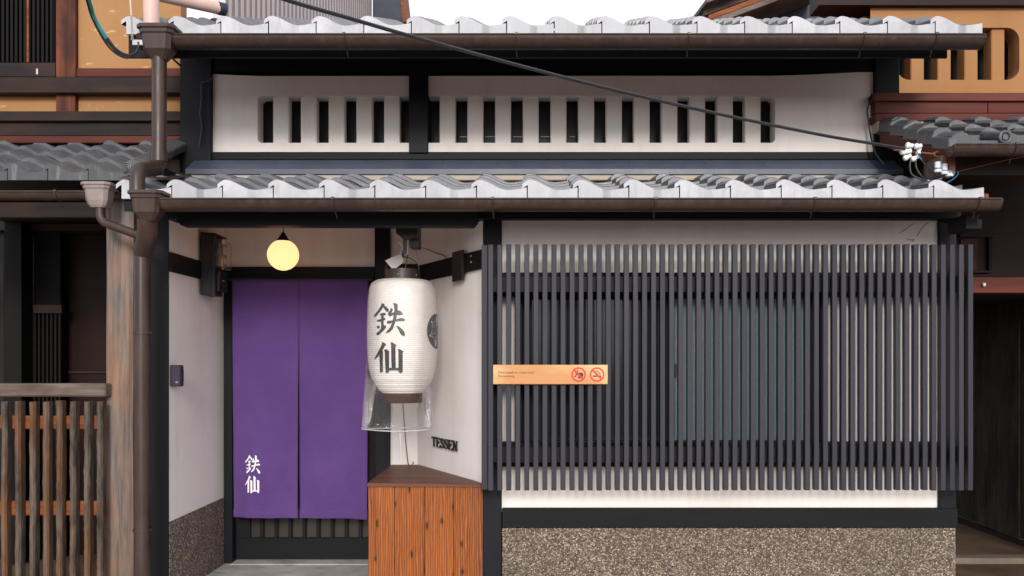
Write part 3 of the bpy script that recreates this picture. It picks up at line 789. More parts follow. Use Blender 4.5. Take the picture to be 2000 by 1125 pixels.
fp = thing("pvc_pipe", P(296, 44, 4.7), "pale pink plastic pipes above the top left hopper", "pipe")
m = MB(); m.tube([P(296, 52, 4.66), P(294, -60, 4.66)], 0.041, 16); m.build("upright_pipe", MAT['pvc'], fp, 0, True)
m = MB(); m.tube([P(300, -12, 5.0), P(431, 17, 5.25)], 0.036, 16); m.build("slanting_pipe", MAT['pvc'], fp, 0, True)
m = MB(); m.tube([P(425, 15.5, 5.24), P(441, 19.5, 5.27)], 0.038, 16); m.build("pipe_end", MAT['navy'], fp, 0, True)

# ================================================================== SLATTED SCREEN
YS = 4.62
scr = thing("slatted_screen", (1.08, YS, PZ(958, YS)), "long charcoal screen of closely set upright slats covering the front window", "screen")
pitS = (1891 - 953.5)/53.0
sw, sd = 9.9*YS/F, 0.034
zs0, zs1 = PZ(958, YS), PZ(477, YS)
m = MB(); m.box(0, sw, 0, sd, 0, zs1-zs0)
s0 = None
for k in range(54):
    loc = (PX(953.3 + pitS*k, YS), YS + random.uniform(-0.0008, 0.0008), zs0 + random.uniform(-0.0015, 0.0015))
    if s0 is None: s0 = m.build("slat", MAT['slat'], scr, 0.0022, False, loc)
    else: place(s0.data, "slat", scr, loc)
for a, b in ((540, 571), (872, 903)):
    m = MB(); m.box(PX(955, YS), PX(1900, YS), YS+sd+0.0005, YS+sd+0.03, PZ(b, YS+0.05), PZ(a, YS+0.05)); m.build("back_rail", MAT['timber_x'], scr, 0.002)
m = MB(); m.box(XC0+0.001, PX(953.3, YS)-0.004, YS+0.030, YS+0.179, zs0, zs1); m.build("end_board", MAT['slat'], scr, 0.002)

# ================================================================== NOREN CURTAIN
YN = 5.58
nor = thing("door_curtain", (PX(585, YN), YN, PZ(1012, YN)), "plain purple split doorway curtain printed with two white characters", "curtain")
nz1, nz0 = PZ(547, YN), PZ(1012, YN)
def wav(x, z, ph):
    t = (nz1 - z)/(nz1 - nz0)
    return 0.015*t*math.sin(x*9 + ph) + 0.010*t*noise.noise(Vector((x*6+ph, z*2.5, 3))) + 0.0035*noise.noise(Vector((x*14, z*9, ph))) * (0.3+t) + sum(0.0022*math.exp(-((z-c_+0.01*math.sin(x*5+c_*9))/0.005)**2) for c_ in (1.62, 1.43, 1.22, 1.02, 0.83, 0.66)) + 0.0115*(0.15+t)*math.sin(x*23+ph*3+2*noise.noise(Vector((x*4, z*1.5, 1))))
def cloth(x0, x1, ph, zoff):
    nx, nz = 34, 60; v = []; f = []
    for j in range(nz+1):
        z = nz1 + (nz0 + zoff - nz1)*j/nz
        for i in range(nx+1):
            u = i/nx; x = x0 + (x1-x0)*u
            tap = 0.004*(j/nz)*(1-2*u)
            v.append((x + tap, YN + wav(x, z, ph), z + 0.002*math.sin(x*20+ph)*(j/nz)))
    for j in range(nz):
        for i in range(nx):
            a = j*(nx+1)+i; f.append((a, a+1, a+nx+2, a+nx+1))
    m = MB(); m.add(v, f); return m
for a, b, ph, zo in ((453, 583.7, 0.4, 0.002), (583.0, 719.5, 1.1, -0.003)):
    o = cloth(PX(a, YN), PX(b, YN), ph, zo).build("curtain_panel", MAT['fabric'], nor, 0, 'all')
    sm = o.modifiers.new("thickness", 'SOLIDIFY'); sm.thickness = 0.0016; sm.offset = 1
    m = MB(); nx = 30; x0, x1 = PX(a+1, YN), PX(b-1, YN); zh = PZ(996, YN) + zo; v = []; f = []
    for j in range(5):
        for i in range(nx+1):
            x = x0 + (x1-x0)*i/nx; z = zh + (nz0 + zo + 0.001 - zh)*j/4
            v.append((x, YN + wav(x, z, ph) - 0.0035 - 0.002*math.sin(j/4*math.pi), z + 0.002*math.sin(x*20+ph)))
    for j in range(4):
        for i in range(nx): q = j*(nx+1)+i; f.append((q, q+1, q+nx+2, q+nx+1))
    m.add(v, f); m.build("hem", MAT['fabric'], nor, 0, 'all')
m = MB(); m.tube([(PX(446, YN), YN+0.004, nz1+0.004), (PX(727, YN), YN+0.004, nz1+0.004)], 0.008, 8); m.build("rod", MAT['black_metal'], nor, 0, True)

# brush strokes of the two characters, traced as outlines
KANJI = [
 [(222,148),(262,150),(268,175),(215,240),(160,300),(125,322),(113,310),(125,285),(175,235),(215,180)],
 [(262,172),(300,200),(325,225),(325,250),(300,262),(275,235),(248,195)],
 [(200,285),(240,270),(280,272),(287,290),(275,303),(205,302)],
 [(155,365),(200,355),(262,333),(282,345),(275,365),(215,382),(175,385)],
 [(222,290),(255,290),(256,440),(220,440)],
 [(158,445),(180,432),(198,442),(204,462),(186,474),(166,472)],
 [(222,425),(252,425),(256,450),(290,443),(280,475),(230,520),(180,562),(155,550),(150,535),(195,500),(218,478)],
 [(350,210),(378,222),(372,250),(350,290),(330,310),(315,295),(318,270),(345,240)],
 [(328,312),(345,285),(400,262),(450,237),(490,255),(508,275),(500,298),(470,300),(440,283),(385,298),(340,318)],
 [(385,148),(420,145),(443,165),(440,250),(425,350),(405,410),(380,480),(340,520),(285,537),(300,510),(345,460),(370,400),(388,330),(400,240),(398,190)],
 [(298,395),(310,375),(340,375),(400,365),(490,335),(520,345),(538,362),(525,378),(470,378),(390,385),(330,415),(305,408)],
 [(423,440),(450,445),(500,480),(530,520),(537,555),(527,575),(485,555),(490,540),(455,490)],
 [(228,652),(255,652),(290,680),(270,705),(225,770),(175,835),(125,875),(120,865),(160,800),(205,730),(232,675)],
 [(195,790),(245,755),(240,1030),(205,1048),(198,1035)],
 [(262,748),(285,742),(330,765),(326,1035),(300,1052),(278,1045),(272,780)],
 [(350,655),(370,650),(430,690),(415,705),(415,990),(360,990),(358,690)],
 [(320,985),(470,985),(470,1015),(320,1015)],
 [(443,742),(470,742),(520,770),(508,785),(503,1035),(475,1052),(450,1040),(453,775)],
]
def fine_poly(poly, maxlen):
    """triangulated, finely divided flat polygon; returns 2D verts and faces"""
    bm = bmesh.new()
    vs = [bm.verts.new((x, y, 0)) for x, y in poly]
    bm.faces.new(vs); bmesh.ops.triangulate(bm, faces=bm.faces)
    for _ in range(4):
        ed = [e for e in bm.edges if e.calc_length() > maxlen]
        if not ed: break
        bmesh.ops.subdivide_edges(bm, edges=ed, cuts=1)
        bmesh.ops.triangulate(bm, faces=bm.faces)
    bm.verts.index_update()
    v = [(q.co.x, q.co.y) for q in bm.verts]; f = [tuple(q.index for q in fc.verts) for fc in bm.faces]
    bm.free(); return v, f
m = MB()
for si, st in enumerate(KANJI):
    v, f = fine_poly(st, 60)
    q = []
    for x, y in v:
        if y > 600: y -= 26
        px = 479 + (x-113)/(538-113)*31.5; py = 889 + (y-148)/(1022-148)*73
        X, Z = PX(px, YN), PZ(py, YN)
        q.append((X, YN + wav(X, Z, 0.4) - 0.0032 - 0.00015*si, Z))
    m.add(q, f)
m.build("printed_characters", MAT['white_ink'], nor)

# ================================================================== PAPER LANTERN
YLN = 4.98
lx = PX(786, YLN)
lan = thing("paper_lantern", (lx, YLN, PZ(790, YLN)), "white ribbed paper lantern with black characters inside a clear plastic bag", "lantern")
lz1, lz0 = PZ(547, YLN), PZ(768, YLN)
LPR = [(546,42),(548,50),(551,56.5),(555,60.5),(565,64),(590,66.8),(640,68.4),(680,68.2),(700,67.2),(720,64.8),(738,60.2),(750,54),(759,47.5),(768,39)]
LPZ = [(PZ(a_, YLN), b_*YLN/F) for a_, b_ in LPR]
def lr(z):
    if z >= LPZ[0][0]: return LPZ[0][1]
    for i in range(len(LPZ)-1):
        (z0_, r0_), (z1_, r1_) = LPZ[i], LPZ[i+1]
        if z >= z1_:
            t = (z0_ - z)/(z0_ - z1_)
            p_, q_ = LPZ[max(0, i-1)][1], LPZ[min(len(LPZ)-1, i+2)][1]
            lin = r0_ + (r1_-r0_)*t
            return 0.5*lin + 0.5*(r0_ + (r1_-r0_)*(t*t*(3-2*t)))
    return LPZ[-1][1]
prof = []; nr = 58
for i in range(nr*4+1):
    z = lz0 + (lz1-lz0)*i/(nr*4); prof.append((lr(z) - (0.0030 if i % 4 == 0 else (0.0009 if i % 2 else 0.0)) , z))
m = MB(); m.lathe(prof, (lx, YLN, 0), 72); body = m.build("paper_shade", MAT['paper'], lan, 0, 'all')
m = MB(); rr = 34.5*YLN/F; zr0 = PZ(547, YLN)-0.004; zr1 = PZ(527, YLN)
m.lathe([(rr, zr0), (rr, zr1), (rr-0.008, zr1), (rr-0.008, zr0)], (lx, YLN, 0), 40); ring = m.build("top_ring", M_plain("lacquered_ring", srgb(52,40,36), 0.35, 0.3, 12), lan, 0, True)
m = MB(); m.lathe([(0, zr1-0.03), (rr-0.009, zr1-0.03)], (lx, YLN, 0), 30); m.build("ring_plate", MAT['black_metal'], lan)
for a in (-0.1, 1.0):
    m = MB(); m.lathe([(0, 0.003), (0.004, 0.002), (0.0045, -0.002)], (lx + (rr+0.001)*math.sin(a), YLN - (rr+0.001)*math.cos(a), (zr0+zr1)/2-0.003), 8); m.build("rivet", MAT['steel'], ring)
zb1, zb0 = PZ(767, YLN), PZ(786, YLN); rb = 38*YLN/F
m = MB(); m.lathe([(rb*1.04, zb1+0.006), (rb, zb0), (rb-0.01, zb0), (rb-0.01, zb1)], (lx, YLN, 0), 40); m.lathe([(0, zb0+0.012), (rb-0.009, zb0+0.012)], (lx, YLN, 0), 40)
m.build("bottom_ring", M_wood("ring_wood", srgb(40,22,16), srgb(84,54,42), 'x', 30, 0.45, 0.2), lan, 0, True)
# characters on the paper
def on_lantern(px, py, off):
    z = PZ(py, YLN - 0.19); r = lr(z) + off
    s = max(-0.999, min(0.999, (px - 786)*(YLN-0.19)/F / r)); a = math.asin(s)
    return (lx + r*math.sin(a), YLN - r*math.cos(a), z)
m = MB()
for si, st in enumerate(KANJI):
    v, f = fine_poly(st, 45)
    m.add([on_lantern(720 + x/6.62, 570 + y/6.62, 0.0014 + 0.00012*si) for x, y in v], f)
m.build("brushed_characters", MAT['ink'], lan)
# round crest on the right flank
ca, cz, cr = rad(79), PZ(647, YLN-0.03), 34*YLN/F
def crest_pt(u, v, off):
    z = cz + v*cr; r = lr(z) + off; a = ca + u*cr/lr(cz)
    return (lx + r*math.sin(a), YLN - r*math.cos(a), z)
m = MB(); NR, NA = 6, 40; v = [crest_pt(0, 0, 0.0016)]; f = []
for i in range(1, NR+1):
    for k in range(NA): v.append(crest_pt(i/NR*math.cos(2*math.pi*k/NA), i/NR*math.sin(2*math.pi*k/NA), 0.0016))
for k in range(NA): f.append((0, 1+k, 1+(k+1) % NA))
for i in range(NR-1):
    for k in range(NA): a = 1+i*NA; f.append((a+k, a+NA+k, a+NA+(k+1) % NA, a+(k+1) % NA))
m.add(v, f); crest = m.build("round_crest", M_plain("crest_ink", srgb(62,62,70), 0.6, 0.1), lan, 0, True)
m = MB()
for g in range(6):
    ga = rad(60*g + 20); bx, bz = 0.86*math.cos(ga), 0.86*math.sin(ga)
    for q in (-1.6, 0, 1.6):
        da = ga + math.pi + q*0.27; L = 0.55 - 0.08*abs(q)
        pts = [(bx + math.cos(da + 0.06*q*t)*L*t, bz + math.sin(da + 0.06*q*t)*L*t) for t in (0, .25, .5, .75, 1)]
        pts = [(a, b) for a, b in pts if a*a+b*b < 0.95]
        if len(pts) > 1: m.tube([crest_pt(a, b, 0.0017) for a, b in pts], 0.0008, 4)
m.build("crest_lines", MAT['white_ink'], crest)
# handle, cord, tag above
m = MB()
m.tube([(lx + rr*0.95*math.cos(math.pi*k/12), YLN, zr1 + 0.075*math.sin(math.pi*k/12)) for k in range(13)], 0.0025, 6)
m.build("wire_handle", MAT['black_metal'], lan, 0, True)
m = MB(); m.tube([(lx, YLN, zr1+0.07), P(790, 484, YLN)], 0.007, 6); m.tube([(lx+0.012, YLN-0.01, zr1-0.02), P(796, 500, YLN), P(800, 470, YLN)], 0.003, 6); m.build("hanging_cord", MAT['cable'], lan, 0, True)
m = MB()
q = [P(752, 509, YLN-0.06), P(783, 495, YLN-0.03), P(789, 511, YLN-0.03), P(771, 526, YLN-0.06), P(765, 524, YLN-0.06)]
m.prism(q, (0, 0.004, 0)); m.build("paper_tag", MAT['paper_tag'], lan)
m = MB(); m.tube([P(783, 497, YLN-0.03), P(786, 482, YLN), P(779, 472, YLN-0.02)], 0.0035, 6); m.tube([P(797, 475, YLN-0.02), P(796, 497, YLN-0.02), P(790, 500, YLN)], 0.0045, 6); m.build("white_tie", MAT['white_cable'], lan, 0, True)
# plastic bag
def bag_ring(t):
    px0 = 722 + (705-722)*max(0, (t-0.25)/0.75)**1.0; px1 = 852 + (842-852)*max(0, (t-0.3)/0.7)
    return px0, px1
m = MB(); NB, NS = 46, 72; v = []; f = []
zt_, zb3 = lz1 - 0.001, PZ(838, YLN)
for i in range(NB+1):
    t = i/NB; z = zt_ + (zb3 - zt_)*t
    x0, x1 = bag_ring(t); cxp = PX((x0+x1)/2, YLN)
    rx = (PX(x1, YLN) - PX(x0, YLN))/2; ry = rx*(1 - 0.45*max(0, (t-0.75)/0.25))
    if t < 0.12:
        k_ = math.sin(min(1, t/0.12)*math.pi/2); rx = rr*1.02 + (rx-rr)*k_; ry = rr*1.02 + (ry-rr)*k_; cxp = lx
    mn = lr(max(lz0, z)) + 0.004 if z > lz0 else 0
    for k in range(NS):
        a = 2*math.pi*k/NS; dx, dy = math.cos(a), math.sin(a)
        w = 0.006*noise.noise(Vector((dx*3.2, dy*3.2, t*1.6)))*(0.25 + t) + (0.006*abs(math.sin(a*13 + 3*noise.noise(Vector((dx, dy, 0))))) if t < 0.16 else 0)*(1 - t/0.16 if t < 0.16 else 0) + 0.0025*noise.noise(Vector((dx*9, dy*9, t*4)))
        ex = max(rx + w, 0); ey = max(ry + w, 0)
        px_, py_ = cxp - lx + dx*ex, dy*ey
        if mn:
            rl_ = math.hypot(px_, py_)
            if rl_ < mn: px_ *= mn/rl_; py_ *= mn/rl_
        v.append((lx + px_, YLN + py_, z + (0.004*math.sin(a*2+1) if i == NB else 0)))
for i in range(NB):
    for k in range(NS): f.append((i*NS+k, i*NS+(k+1) % NS, (i+1)*NS+(k+1) % NS, (i+1)*NS+k))
m.add(v, f); bag = m.build("plastic_bag", MAT['bag'], lan, 0, 'all')
m = MB(); m.tube([Vector(v[NB*NS+k % NS]) for k in range(NS+1)], 0.0035, 5, False); m.build("bag_hem", mk_clear("bag_hem_plastic", 1.4, 0.1, haze=0.5), lan, 0, True)
m = MB(); m.tube([P(781, 838, YLN-0.1), P(782, 872, YLN-0.1), P(781, 898, YLN-0.1)], [0.005, 0.004, 0.0025], 6); m.build("bag_tail", mk_clear("bag_tail_plastic", 1.4, 0.1, haze=0.5), lan, 0, True)

# chain from the lantern down to the box top
ch = thing("thin_chain", P(803, 908, 5.6), "thin dark chain hanging from the lantern with a hook on the box top", "chain")
m = MB(); a, b = P(787, 788, YLN), P(797, 905, 5.50)
pts = [a.lerp(b, k/40) + Vector((0, 0, -0.03*math.sin(math.pi*k/40))) for k in range(41)]
for k in range(40):
    p, q = pts[k], pts[k+1]; d = (q-p); s = Vector((0.004, 0, 0)) if k % 2 else Vector((0.001, 0.004, 0))
    m.tube([p - d*0.15, p + d*0.5 + s, q + d*0.15], 0.0016, 5); m.tube([p - d*0.15, p + d*0.5 - s, q + d*0.15], 0.0016, 5)
m.build("links", MAT['black_metal'], ch)
m = MB(); m.tube(bend([P(797, 905, 5.5), P(800, 911, 5.52), P(806, 908, 5.53), P(807.5, 902, 5.53)], 0.02), 0.0035, 6); m.build("hook", MAT['rust'], ch, 0, True)

# ================================================================== GLOBE LAMP
YG = 5.22
gl = thing("globe_lamp", (PX(553, YG), YG, PZ(528, YG)), "lit yellow glass globe pendant lamp above the purple curtain", "lamp")
gr = 30.2*YG/F; gx, gz = PX(553, YG), PZ(498, YG)
m = MB(); m.lathe([(gr*math.sin(math.pi*k/24)+1e-5, gz - gr*math.cos(math.pi*k/24)) for k in range(25)], (gx, YG, 0), 40); m.build("globe", MAT['lamp'], gl, 0, 'all')
m = MB(); z_ = gz + gr*0.93
m.lathe([(0.040, z_-0.012), (0.041, z_), (0.034, z_+0.006), (0.030, z_+0.012), (0.016, z_+0.035), (0.008, z_+0.05), (0.0, z_+0.052)], (gx, YG, 0), 24); m.build("lamp_cap", MAT['black_metal'], gl, 0, True)
m = MB(); m.tube([(gx, YG, z_+0.05), (gx, YG, 2.345)], 0.0035, 8); m.build("lamp_cord", MAT['black_metal'], gl, 0, True)

# ================================================================== METER BOX, INTERCOM, WALL PLATE, JUNCTION BOX
Yb = 5.229; mx = PX(420, Yb)
met = thing("meter_box", (XPL, Yb, PZ(577, Yb)), "black box with clear covered electric meter on the porch side wall", "meter")
z1, z0 = PZ(457, Yb), PZ(576, Yb)
m = MB(); m.box(XPL+0.015, mx-0.02, Yb, Yb+0.19, z0, z1); m.build("case", MAT['black_metal'], met, 0.004)
m = MB(); m.prism([(XPL+0.0155, Yb-0.004, z1), (mx+0.002, Yb-0.004, z1-0.004), (mx+0.002, Yb+0.2, z1-0.006), (XPL+0.0155, Yb+0.2, z1)], (0, 0, 0.010)); m.build("hood", MAT['black_metal'], met)
m = MB(); m.box(mx-0.02, mx, Yb, Yb+0.012, z0-0.006, z1-0.006); m.build("side_cheek", MAT['black_metal'], met)
m = MB(); m.box(mx-0.02, mx+0.012, Yb+0.04, Yb+0.18, z0+0.03, z0+0.15); m.build("breaker_case", MAT['black_metal'], met, 0.004)
m = MB(); m.lathe([(0, 0.006), (0.008, 0.005), (0.009, 0)], (mx+0.013, Yb+0.10, z0+0.09), 10); m.build("knob", MAT['steel'], met)
m = MB(); m.box(mx-0.018, mx+0.035, Yb+0.03, Yb+0.20, z0+0.165, z1-0.03); m.build("meter_cover", MAT['clear'], met, 0.01)
m = MB(); m.box(mx-0.019, mx+0.012, Yb+0.05, Yb+0.18, z0+0.18, z1-0.045); m.build("meter_body", M_plain("meter_grey", srgb(120,104,94), 0.5), met, 0.003)
m = MB(); m.box(mx+0.0125, mx+0.014, Yb+0.10, Yb+0.17, z1-0.11, z1-0.06); m.build("meter_label", MAT['paper_tag'], met)
m = MB(); m.box(mx+0.0125, mx+0.014, Yb+0.11, Yb+0.165, z0+0.20, z0+0.235); m.build("meter_label", MAT['paper_tag'], met)

Yi = 4.814
ic = thing("intercom", (XPL, Yi, PZ(756, Yi)), "small dark purple intercom box on the white porch wall edge", "intercom")
m = MB(); m.box(XPL+0.001, PX(352, Yi), Yi, Yi+0.05, PZ(755, Yi), PZ(713, Yi)); m.build("case", MAT['box_purple'], ic, 0.004)
m = MB(); m.box(PX(343, Yi), PX(348, Yi), Yi-0.002, Yi, PZ(748, Yi), PZ(745, Yi)); m.build("button", MAT['steel'], ic)
m = MB(); m.box(PX(352, Yi), PX(352, Yi)+0.003, Yi+0.008, Yi+0.042, PZ(745, Yi), PZ(722, Yi)); m.build("speaker_grille", MAT['black_metal'], ic)

def wall_s(px):
    k = (px-CX)/F; return (k*BY - BX)/(dn.x - k*dn.y)
wp = thing("wall_plate", (0,0,0), "black metal plate over the rail on the slanting porch wall", "plate")
sA, sB = wall_s(893), wall_s(913); zc = BY + dn.y*(sA+sB)/2
mz0, mz1 = PZ(553, zc), PZ(491, zc)
wp.location = Vector((BX, BY, 0)) + dn*sA + Vector((0,0,mz0)); WORLD[wp.name] = wp.location.copy()
m = MB(); slant(m, sA, sB, mz0+0.012, mz1, 0.0165, 0.034); m.build("plate", MAT['black_metal'], wp, 0.002)
sC = wall_s(926); pc = Vector((BX, BY, 0)) + dn*sC + nn*0.019
for dz in (0.0, -0.035):
    m = MB(); m.lathe([(0, 0.004), (0.005, 0.003), (0.005, -0.003)], (pc.x, pc.y, PZ(500, pc.y)+dz), 8); m.build("screw", MAT['steel'], wp)

Yj = 4.86
jb = thing("junction_box", P(795, 445, Yj), "black cable box hanging under the beam above the paper lantern", "box")
m = MB()
q = [(773, 438), (815, 438), (815, 462), (799, 466), (787, 466), (773, 455)]
m.prism([P(a, b, Yj) for a, b in q], (0, 0.07, 0)); m.build("bracket", MAT['black_metal'], jb, 0.002)
m = MB(); m.rbox(801, 441, 818.5, 484, Yj+0.08, 0.10); m.build("case", MAT['black_metal'], jb, 0.003)
m = MB(); m.rbox(787, 464, 794, 494, Yj+0.03, 0.015); m.build("strap", MAT['black_metal'], jb)
def wsp(px, py, out=0.006):
    s = wall_s(px); p = Vector((BX, BY, 0)) + dn*s + nn*out; p.z = PZ(py, p.y); return p
m = MB(); m.tube([P(821, 470, Yj+0.15), wsp(835, 477, 0.10), wsp(846, 488, 0.03), wsp(852, 494), wsp(868, 499), wsp(879, 505, 0.02)], 0.0025, 6); m.build("cable", MAT['cable'], jb, 0, True)

# ================================================================== METAL LETTERS
def stroke_poly(m, pts, ws, to3, depth):
    """variable-width stroke in letter space, extruded"""
    n = len(pts); L = []; R = []
    for i in range(n):
        a = Vector(pts[max(0, i-1)]); b = Vector(pts[min(n-1, i+1)]); t = (b-a).normalized(); s = Vector((-t.y, t.x))*ws[i]/2
        L.append(Vector(pts[i]) + s); R.append(Vector(pts[i]) - s)
    for i in range(n-1):
        q = [L[i], L[i+1], R[i+1], R[i]]
        fr = [to3(p.x, p.y, depth) for p in q]; bk = [to3(p.x, p.y, 0) for p in q]
        m.add(fr + bk, [(0,1,2,3), (7,6,5,4), (0,4,5,1), (2,6,7,3), (1,5,6,2), (3,7,4,0)])
TH, TN = 0.125, 0.045
def serif(a, b, y): return [((a, y), (b, y), TN)]
LET = {
 'T': [([(0.35,0),(0.35,1)],[TH]*2), ([(0,0.975),(0.7,0.975)],[TN]*2), ([(0.02,0.98),(0.02,0.78)],[TN,TN*0.8]), ([(0.68,0.98),(0.68,0.78)],[TN,TN*0.8]), ([(0.22,0.025),(0.48,0.025)],[TN]*2)],
 'E': [([(0.13,0),(0.13,1)],[TH]*2), ([(0,0.975),(0.6,0.975)],[TN]*2), ([(0,0.025),(0.64,0.025)],[TN]*2), ([(0.13,0.52),(0.45,0.52)],[TN]*2), ([(0.59,0.98),(0.59,0.78)],[TN]*2), ([(0.62,0.02),(0.64,0.24)],[TN]*2), ([(0.44,0.40),(0.44,0.64)],[TN]*2)],
 'S': [([(0.52,0.72),(0.51,0.86),(0.40,0.96),(0.26,0.97),(0.13,0.90),(0.08,0.77),(0.14,0.64),(0.30,0.53),(0.46,0.42),(0.53,0.27),(0.49,0.12),(0.36,0.03),(0.22,0.03),(0.10,0.12),(0.06,0.30)],[0.04,0.05,0.05,0.06,0.09,0.12,0.16,0.19,0.17,0.13,0.10,0.06,0.05,0.05,0.04])],
 'N': [([(0.12,0),(0.12,1)],[0.07]*2), ([(0.62,0),(0.62,1)],[0.07]*2), ([(0.10,1.0),(0.63,0.0)],[TH*1.05]*2), ([(0,0.025),(0.26,0.025)],[TN]*2), ([(0.5,0.975),(0.76,0.975)],[TN]*2), ([(0,0.975),(0.14,0.975)],[TN]*2)],
}
tz = PZ(862, 5.25)
tes = thing("wall_letters", (BX, BY, 0), "raised black serif letters reading TESSEN on the slanting white wall", "sign")
sL, sR = wall_s(846.5), wall_s(896.5)
hh = 0.060; z_base = PZ(870.5, BY + dn.y*sL)
tot = 0.7+0.64+0.60+0.60+0.64+0.76 + 5*0.07
u = (sR - sL)/tot; cur = sL
for c, w in zip("TESSEN", (0.7, 0.64, 0.60, 0.60, 0.64, 0.76)):
    m = MB()
    for pts, ws in LET[c]:
        stroke_poly(m, pts, ws, lambda x, y, d, c0=cur: Vector((BX, BY, 0)) + dn*(c0 + x*u) + nn*(0.006 + d) + Vector((0, 0, z_base + y*hh)), 0.008 + 0.0002*len(m.f)/10)
    m.build("letter", MAT['black_metal'], tes); cur += (w + 0.07)*u

# ================================================================== CEDAR BOX
box = thing("cedar_box", (PX(830, YW), YW, 0), "orange brown cedar plank box with dark triangular top beside the entrance", "box")
bx0, bx1 = PX(719.5, YW), XC0-0.002
bz = PZ(943, YW)
edges = [719.5, 771, 829, 886, 942]
for i in range(4):
    xa = PX(edges[i], YW) + (0.0012 if i else 0); xb = (PX(edges[i+1], YW) - 0.0012) if i < 3 else bx1
    m = MB(); m.box(xa, xb, YW-0.004 + 0.001*(i % 2), YW+0.018, 0.0, bz-0.022); m.build("plank", MAT['cedar'], box, 0.0018)
m = MB(); m.box(bx0+0.001, bx0+0.018, YW+0.0185, YP-0.05, 0.02, bz-0.022); m.build("side_panel", MAT['cedar'], box)
def top(m, z0, z1):
    q = [(bx0-0.004, YW-0.012), (bx1, YW-0.012), (bx1, YW+0.005), (BX+0.0, BY-0.006), (PX(757, YP), BY-0.028), (bx0-0.004, YP-0.03)]
    s = Vector((AX, AY, 0)) + nn*0.003; e = Vector((BX, BY, 0)) + nn*0.003
    return q
ys = [YW-0.012 + k*(YP-0.035-YW+0.012)/7 for k in range(8)]
def xr_at(y):   # right limit: the slanting wall
    t = (y - AY)/(BY - AY); return min(bx1, AX + (BX-AX)*t + nn.x*0.004/abs(nn.x)*0.6 if t > 0 else bx1)
for k in range(7):
    y0, y1 = ys[k] + (0.0008 if k else 0), ys[k+1] - 0.0008
    m = MB(); m.prism([(bx0-0.004, y0, bz-0.0215), (xr_at(y0) - 0.004, y0, bz-0.0215), (xr_at(y1) - 0.004, y1, bz-0.0215), (bx0-0.004, y1, bz-0.0215)], (0, 0, 0.0215)); m.build("top_board", MAT['cedar_top'], box, 0.001)

# ================================================================== WOODEN SIGN ON THE SCREEN
Yg = 4.597
sg = thing("wooden_sign", (PX(1075, Yg), Yg, PZ(751, Yg)), "small pale wooden board with two red prohibition symbols on the screen", "sign")
m = MB(); m.rbox(963, 712.5, 1187, 750.5, Yg, 0.022); m.build("board", MAT['sign_wood'], sg, 0.002)
def text_mesh(txt, name, px0, py_base, px1, Y, mat, parent):
    cu = bpy.data.curves.new(name, 'FONT'); cu.body = txt; cu.size = 1.0; cu.resolution_u = 3; cu.offset = 0.0
    tmp = bpy.data.objects.new("tmp_text", cu); COL.objects.link(tmp)
    dg = bpy.context.evaluated_depsgraph_get(); dg.update()
    me = bpy.data.meshes.new_from_object(tmp.evaluated_get(dg)); bpy.data.objects.remove(tmp)
    xs = [q.co.x for q in me.vertices]; w = max(xs) - min(xs)
    s = (PX(px1, Y) - PX(px0, Y))/w; x0 = min(xs)
    for q in me.vertices:
        x, y = q.co.x, q.co.y; q.co = (PX(px0, Y) + (x-x0)*s, Y, PZ(py_base, Y) + y*s)
    me.materials.clear(); me.materials.append(mat); me.name = name
    return link(bpy.data.objects.new(name, me), parent)
text_mesh("Don't speak in a loud voice", "lettering", 973, 729.5, 1043, Yg-0.0006, MAT['ink'], sg)
text_mesh("No smoking", "lettering", 973, 736.5, 1004.5, Yg-0.0006, MAT['ink'], sg)
def symbol(px, kind):
    cxs, czs = PX(px, Yg), PZ(731.5, Yg); r = 14.2*Yg/F
    y = Yg - 0.0006
    m = MB(); n = 40
    m.add([(cxs + rr_*math.cos(2*math.pi*k/n), y-0.0006, czs + rr_*math.sin(2*math.pi*k/n)) for rr_ in (r, r*0.80) for k in range(n)], [(k, (k+1) % n, n+(k+1) % n, n+k) for k in range(n)])
    a = r*0.82*0.7071; w = r*0.085
    m.add([(cxs-a-w, y-0.0009, czs+a-w), (cxs-a+w, y-0.0009, czs+a+w), (cxs+a+w, y-0.0009, czs-a+w), (cxs+a-w, y-0.0009, czs-a-w)], [(0,1,2,3)])
    o = m.build("prohibition_symbol", MAT['red_ink'], sg)
    q = lambda u, v: (cxs + u*r, y-0.0002, czs + v*r)
    m = MB()
    if kind == 'smoke':
        m.add([q(-0.55,-0.30), q(0.30,-0.30), q(0.30,-0.14), q(-0.55,-0.14)], [(0,1,2,3)])
        m.add([q(0.36,-0.30), q(0.56,-0.30), q(0.56,-0.14), q(0.36,-0.14)], [(0,1,2,3)])
        for off in (0, 0.26):
            pts = [q(-0.18+off, 0.66), q(-0.16+off, 0.44), q(0.08+off, 0.36), q(0.14+off, 0.20), q(0.36+off*0.7, 0.08), q(0.38+off*0.7, -0.06)]
            m.tube(pts, 0.0009, 4)
    else:
        n = 20
        m.add([q(0.30 + 0.36*math.cos(2*math.pi*k/n), -0.06 + 0.34*math.sin(2*math.pi*k/n)) for k in range(n)], [tuple(range(n))])
        m.add([(a_, b_-0.0002, c_) for a_, b_, c_ in (q(-0.12,-0.42), q(0.20,-0.55), q(0.45,-0.30), q(0.1,-0.2))], [(0,1,2,3)])
        for (u0, v0, u1, v1) in ((-0.16,0.66,-0.10,0.40), (-0.22,0.30,0.0,0.14), (-0.62,-0.28,-0.30,-0.16), (-0.42,0.02,-0.14,0.0)):
            m.tube([q(u0, v0), q((u0+u1)/2, (v0+v1)/2), q(u1, v1)], [0.0012, 0.0028, 0.0012], 5)
    m.build("pictogram", MAT['ink'], o)
symbol(1130, 'voice'); symbol(1166, 'smoke')

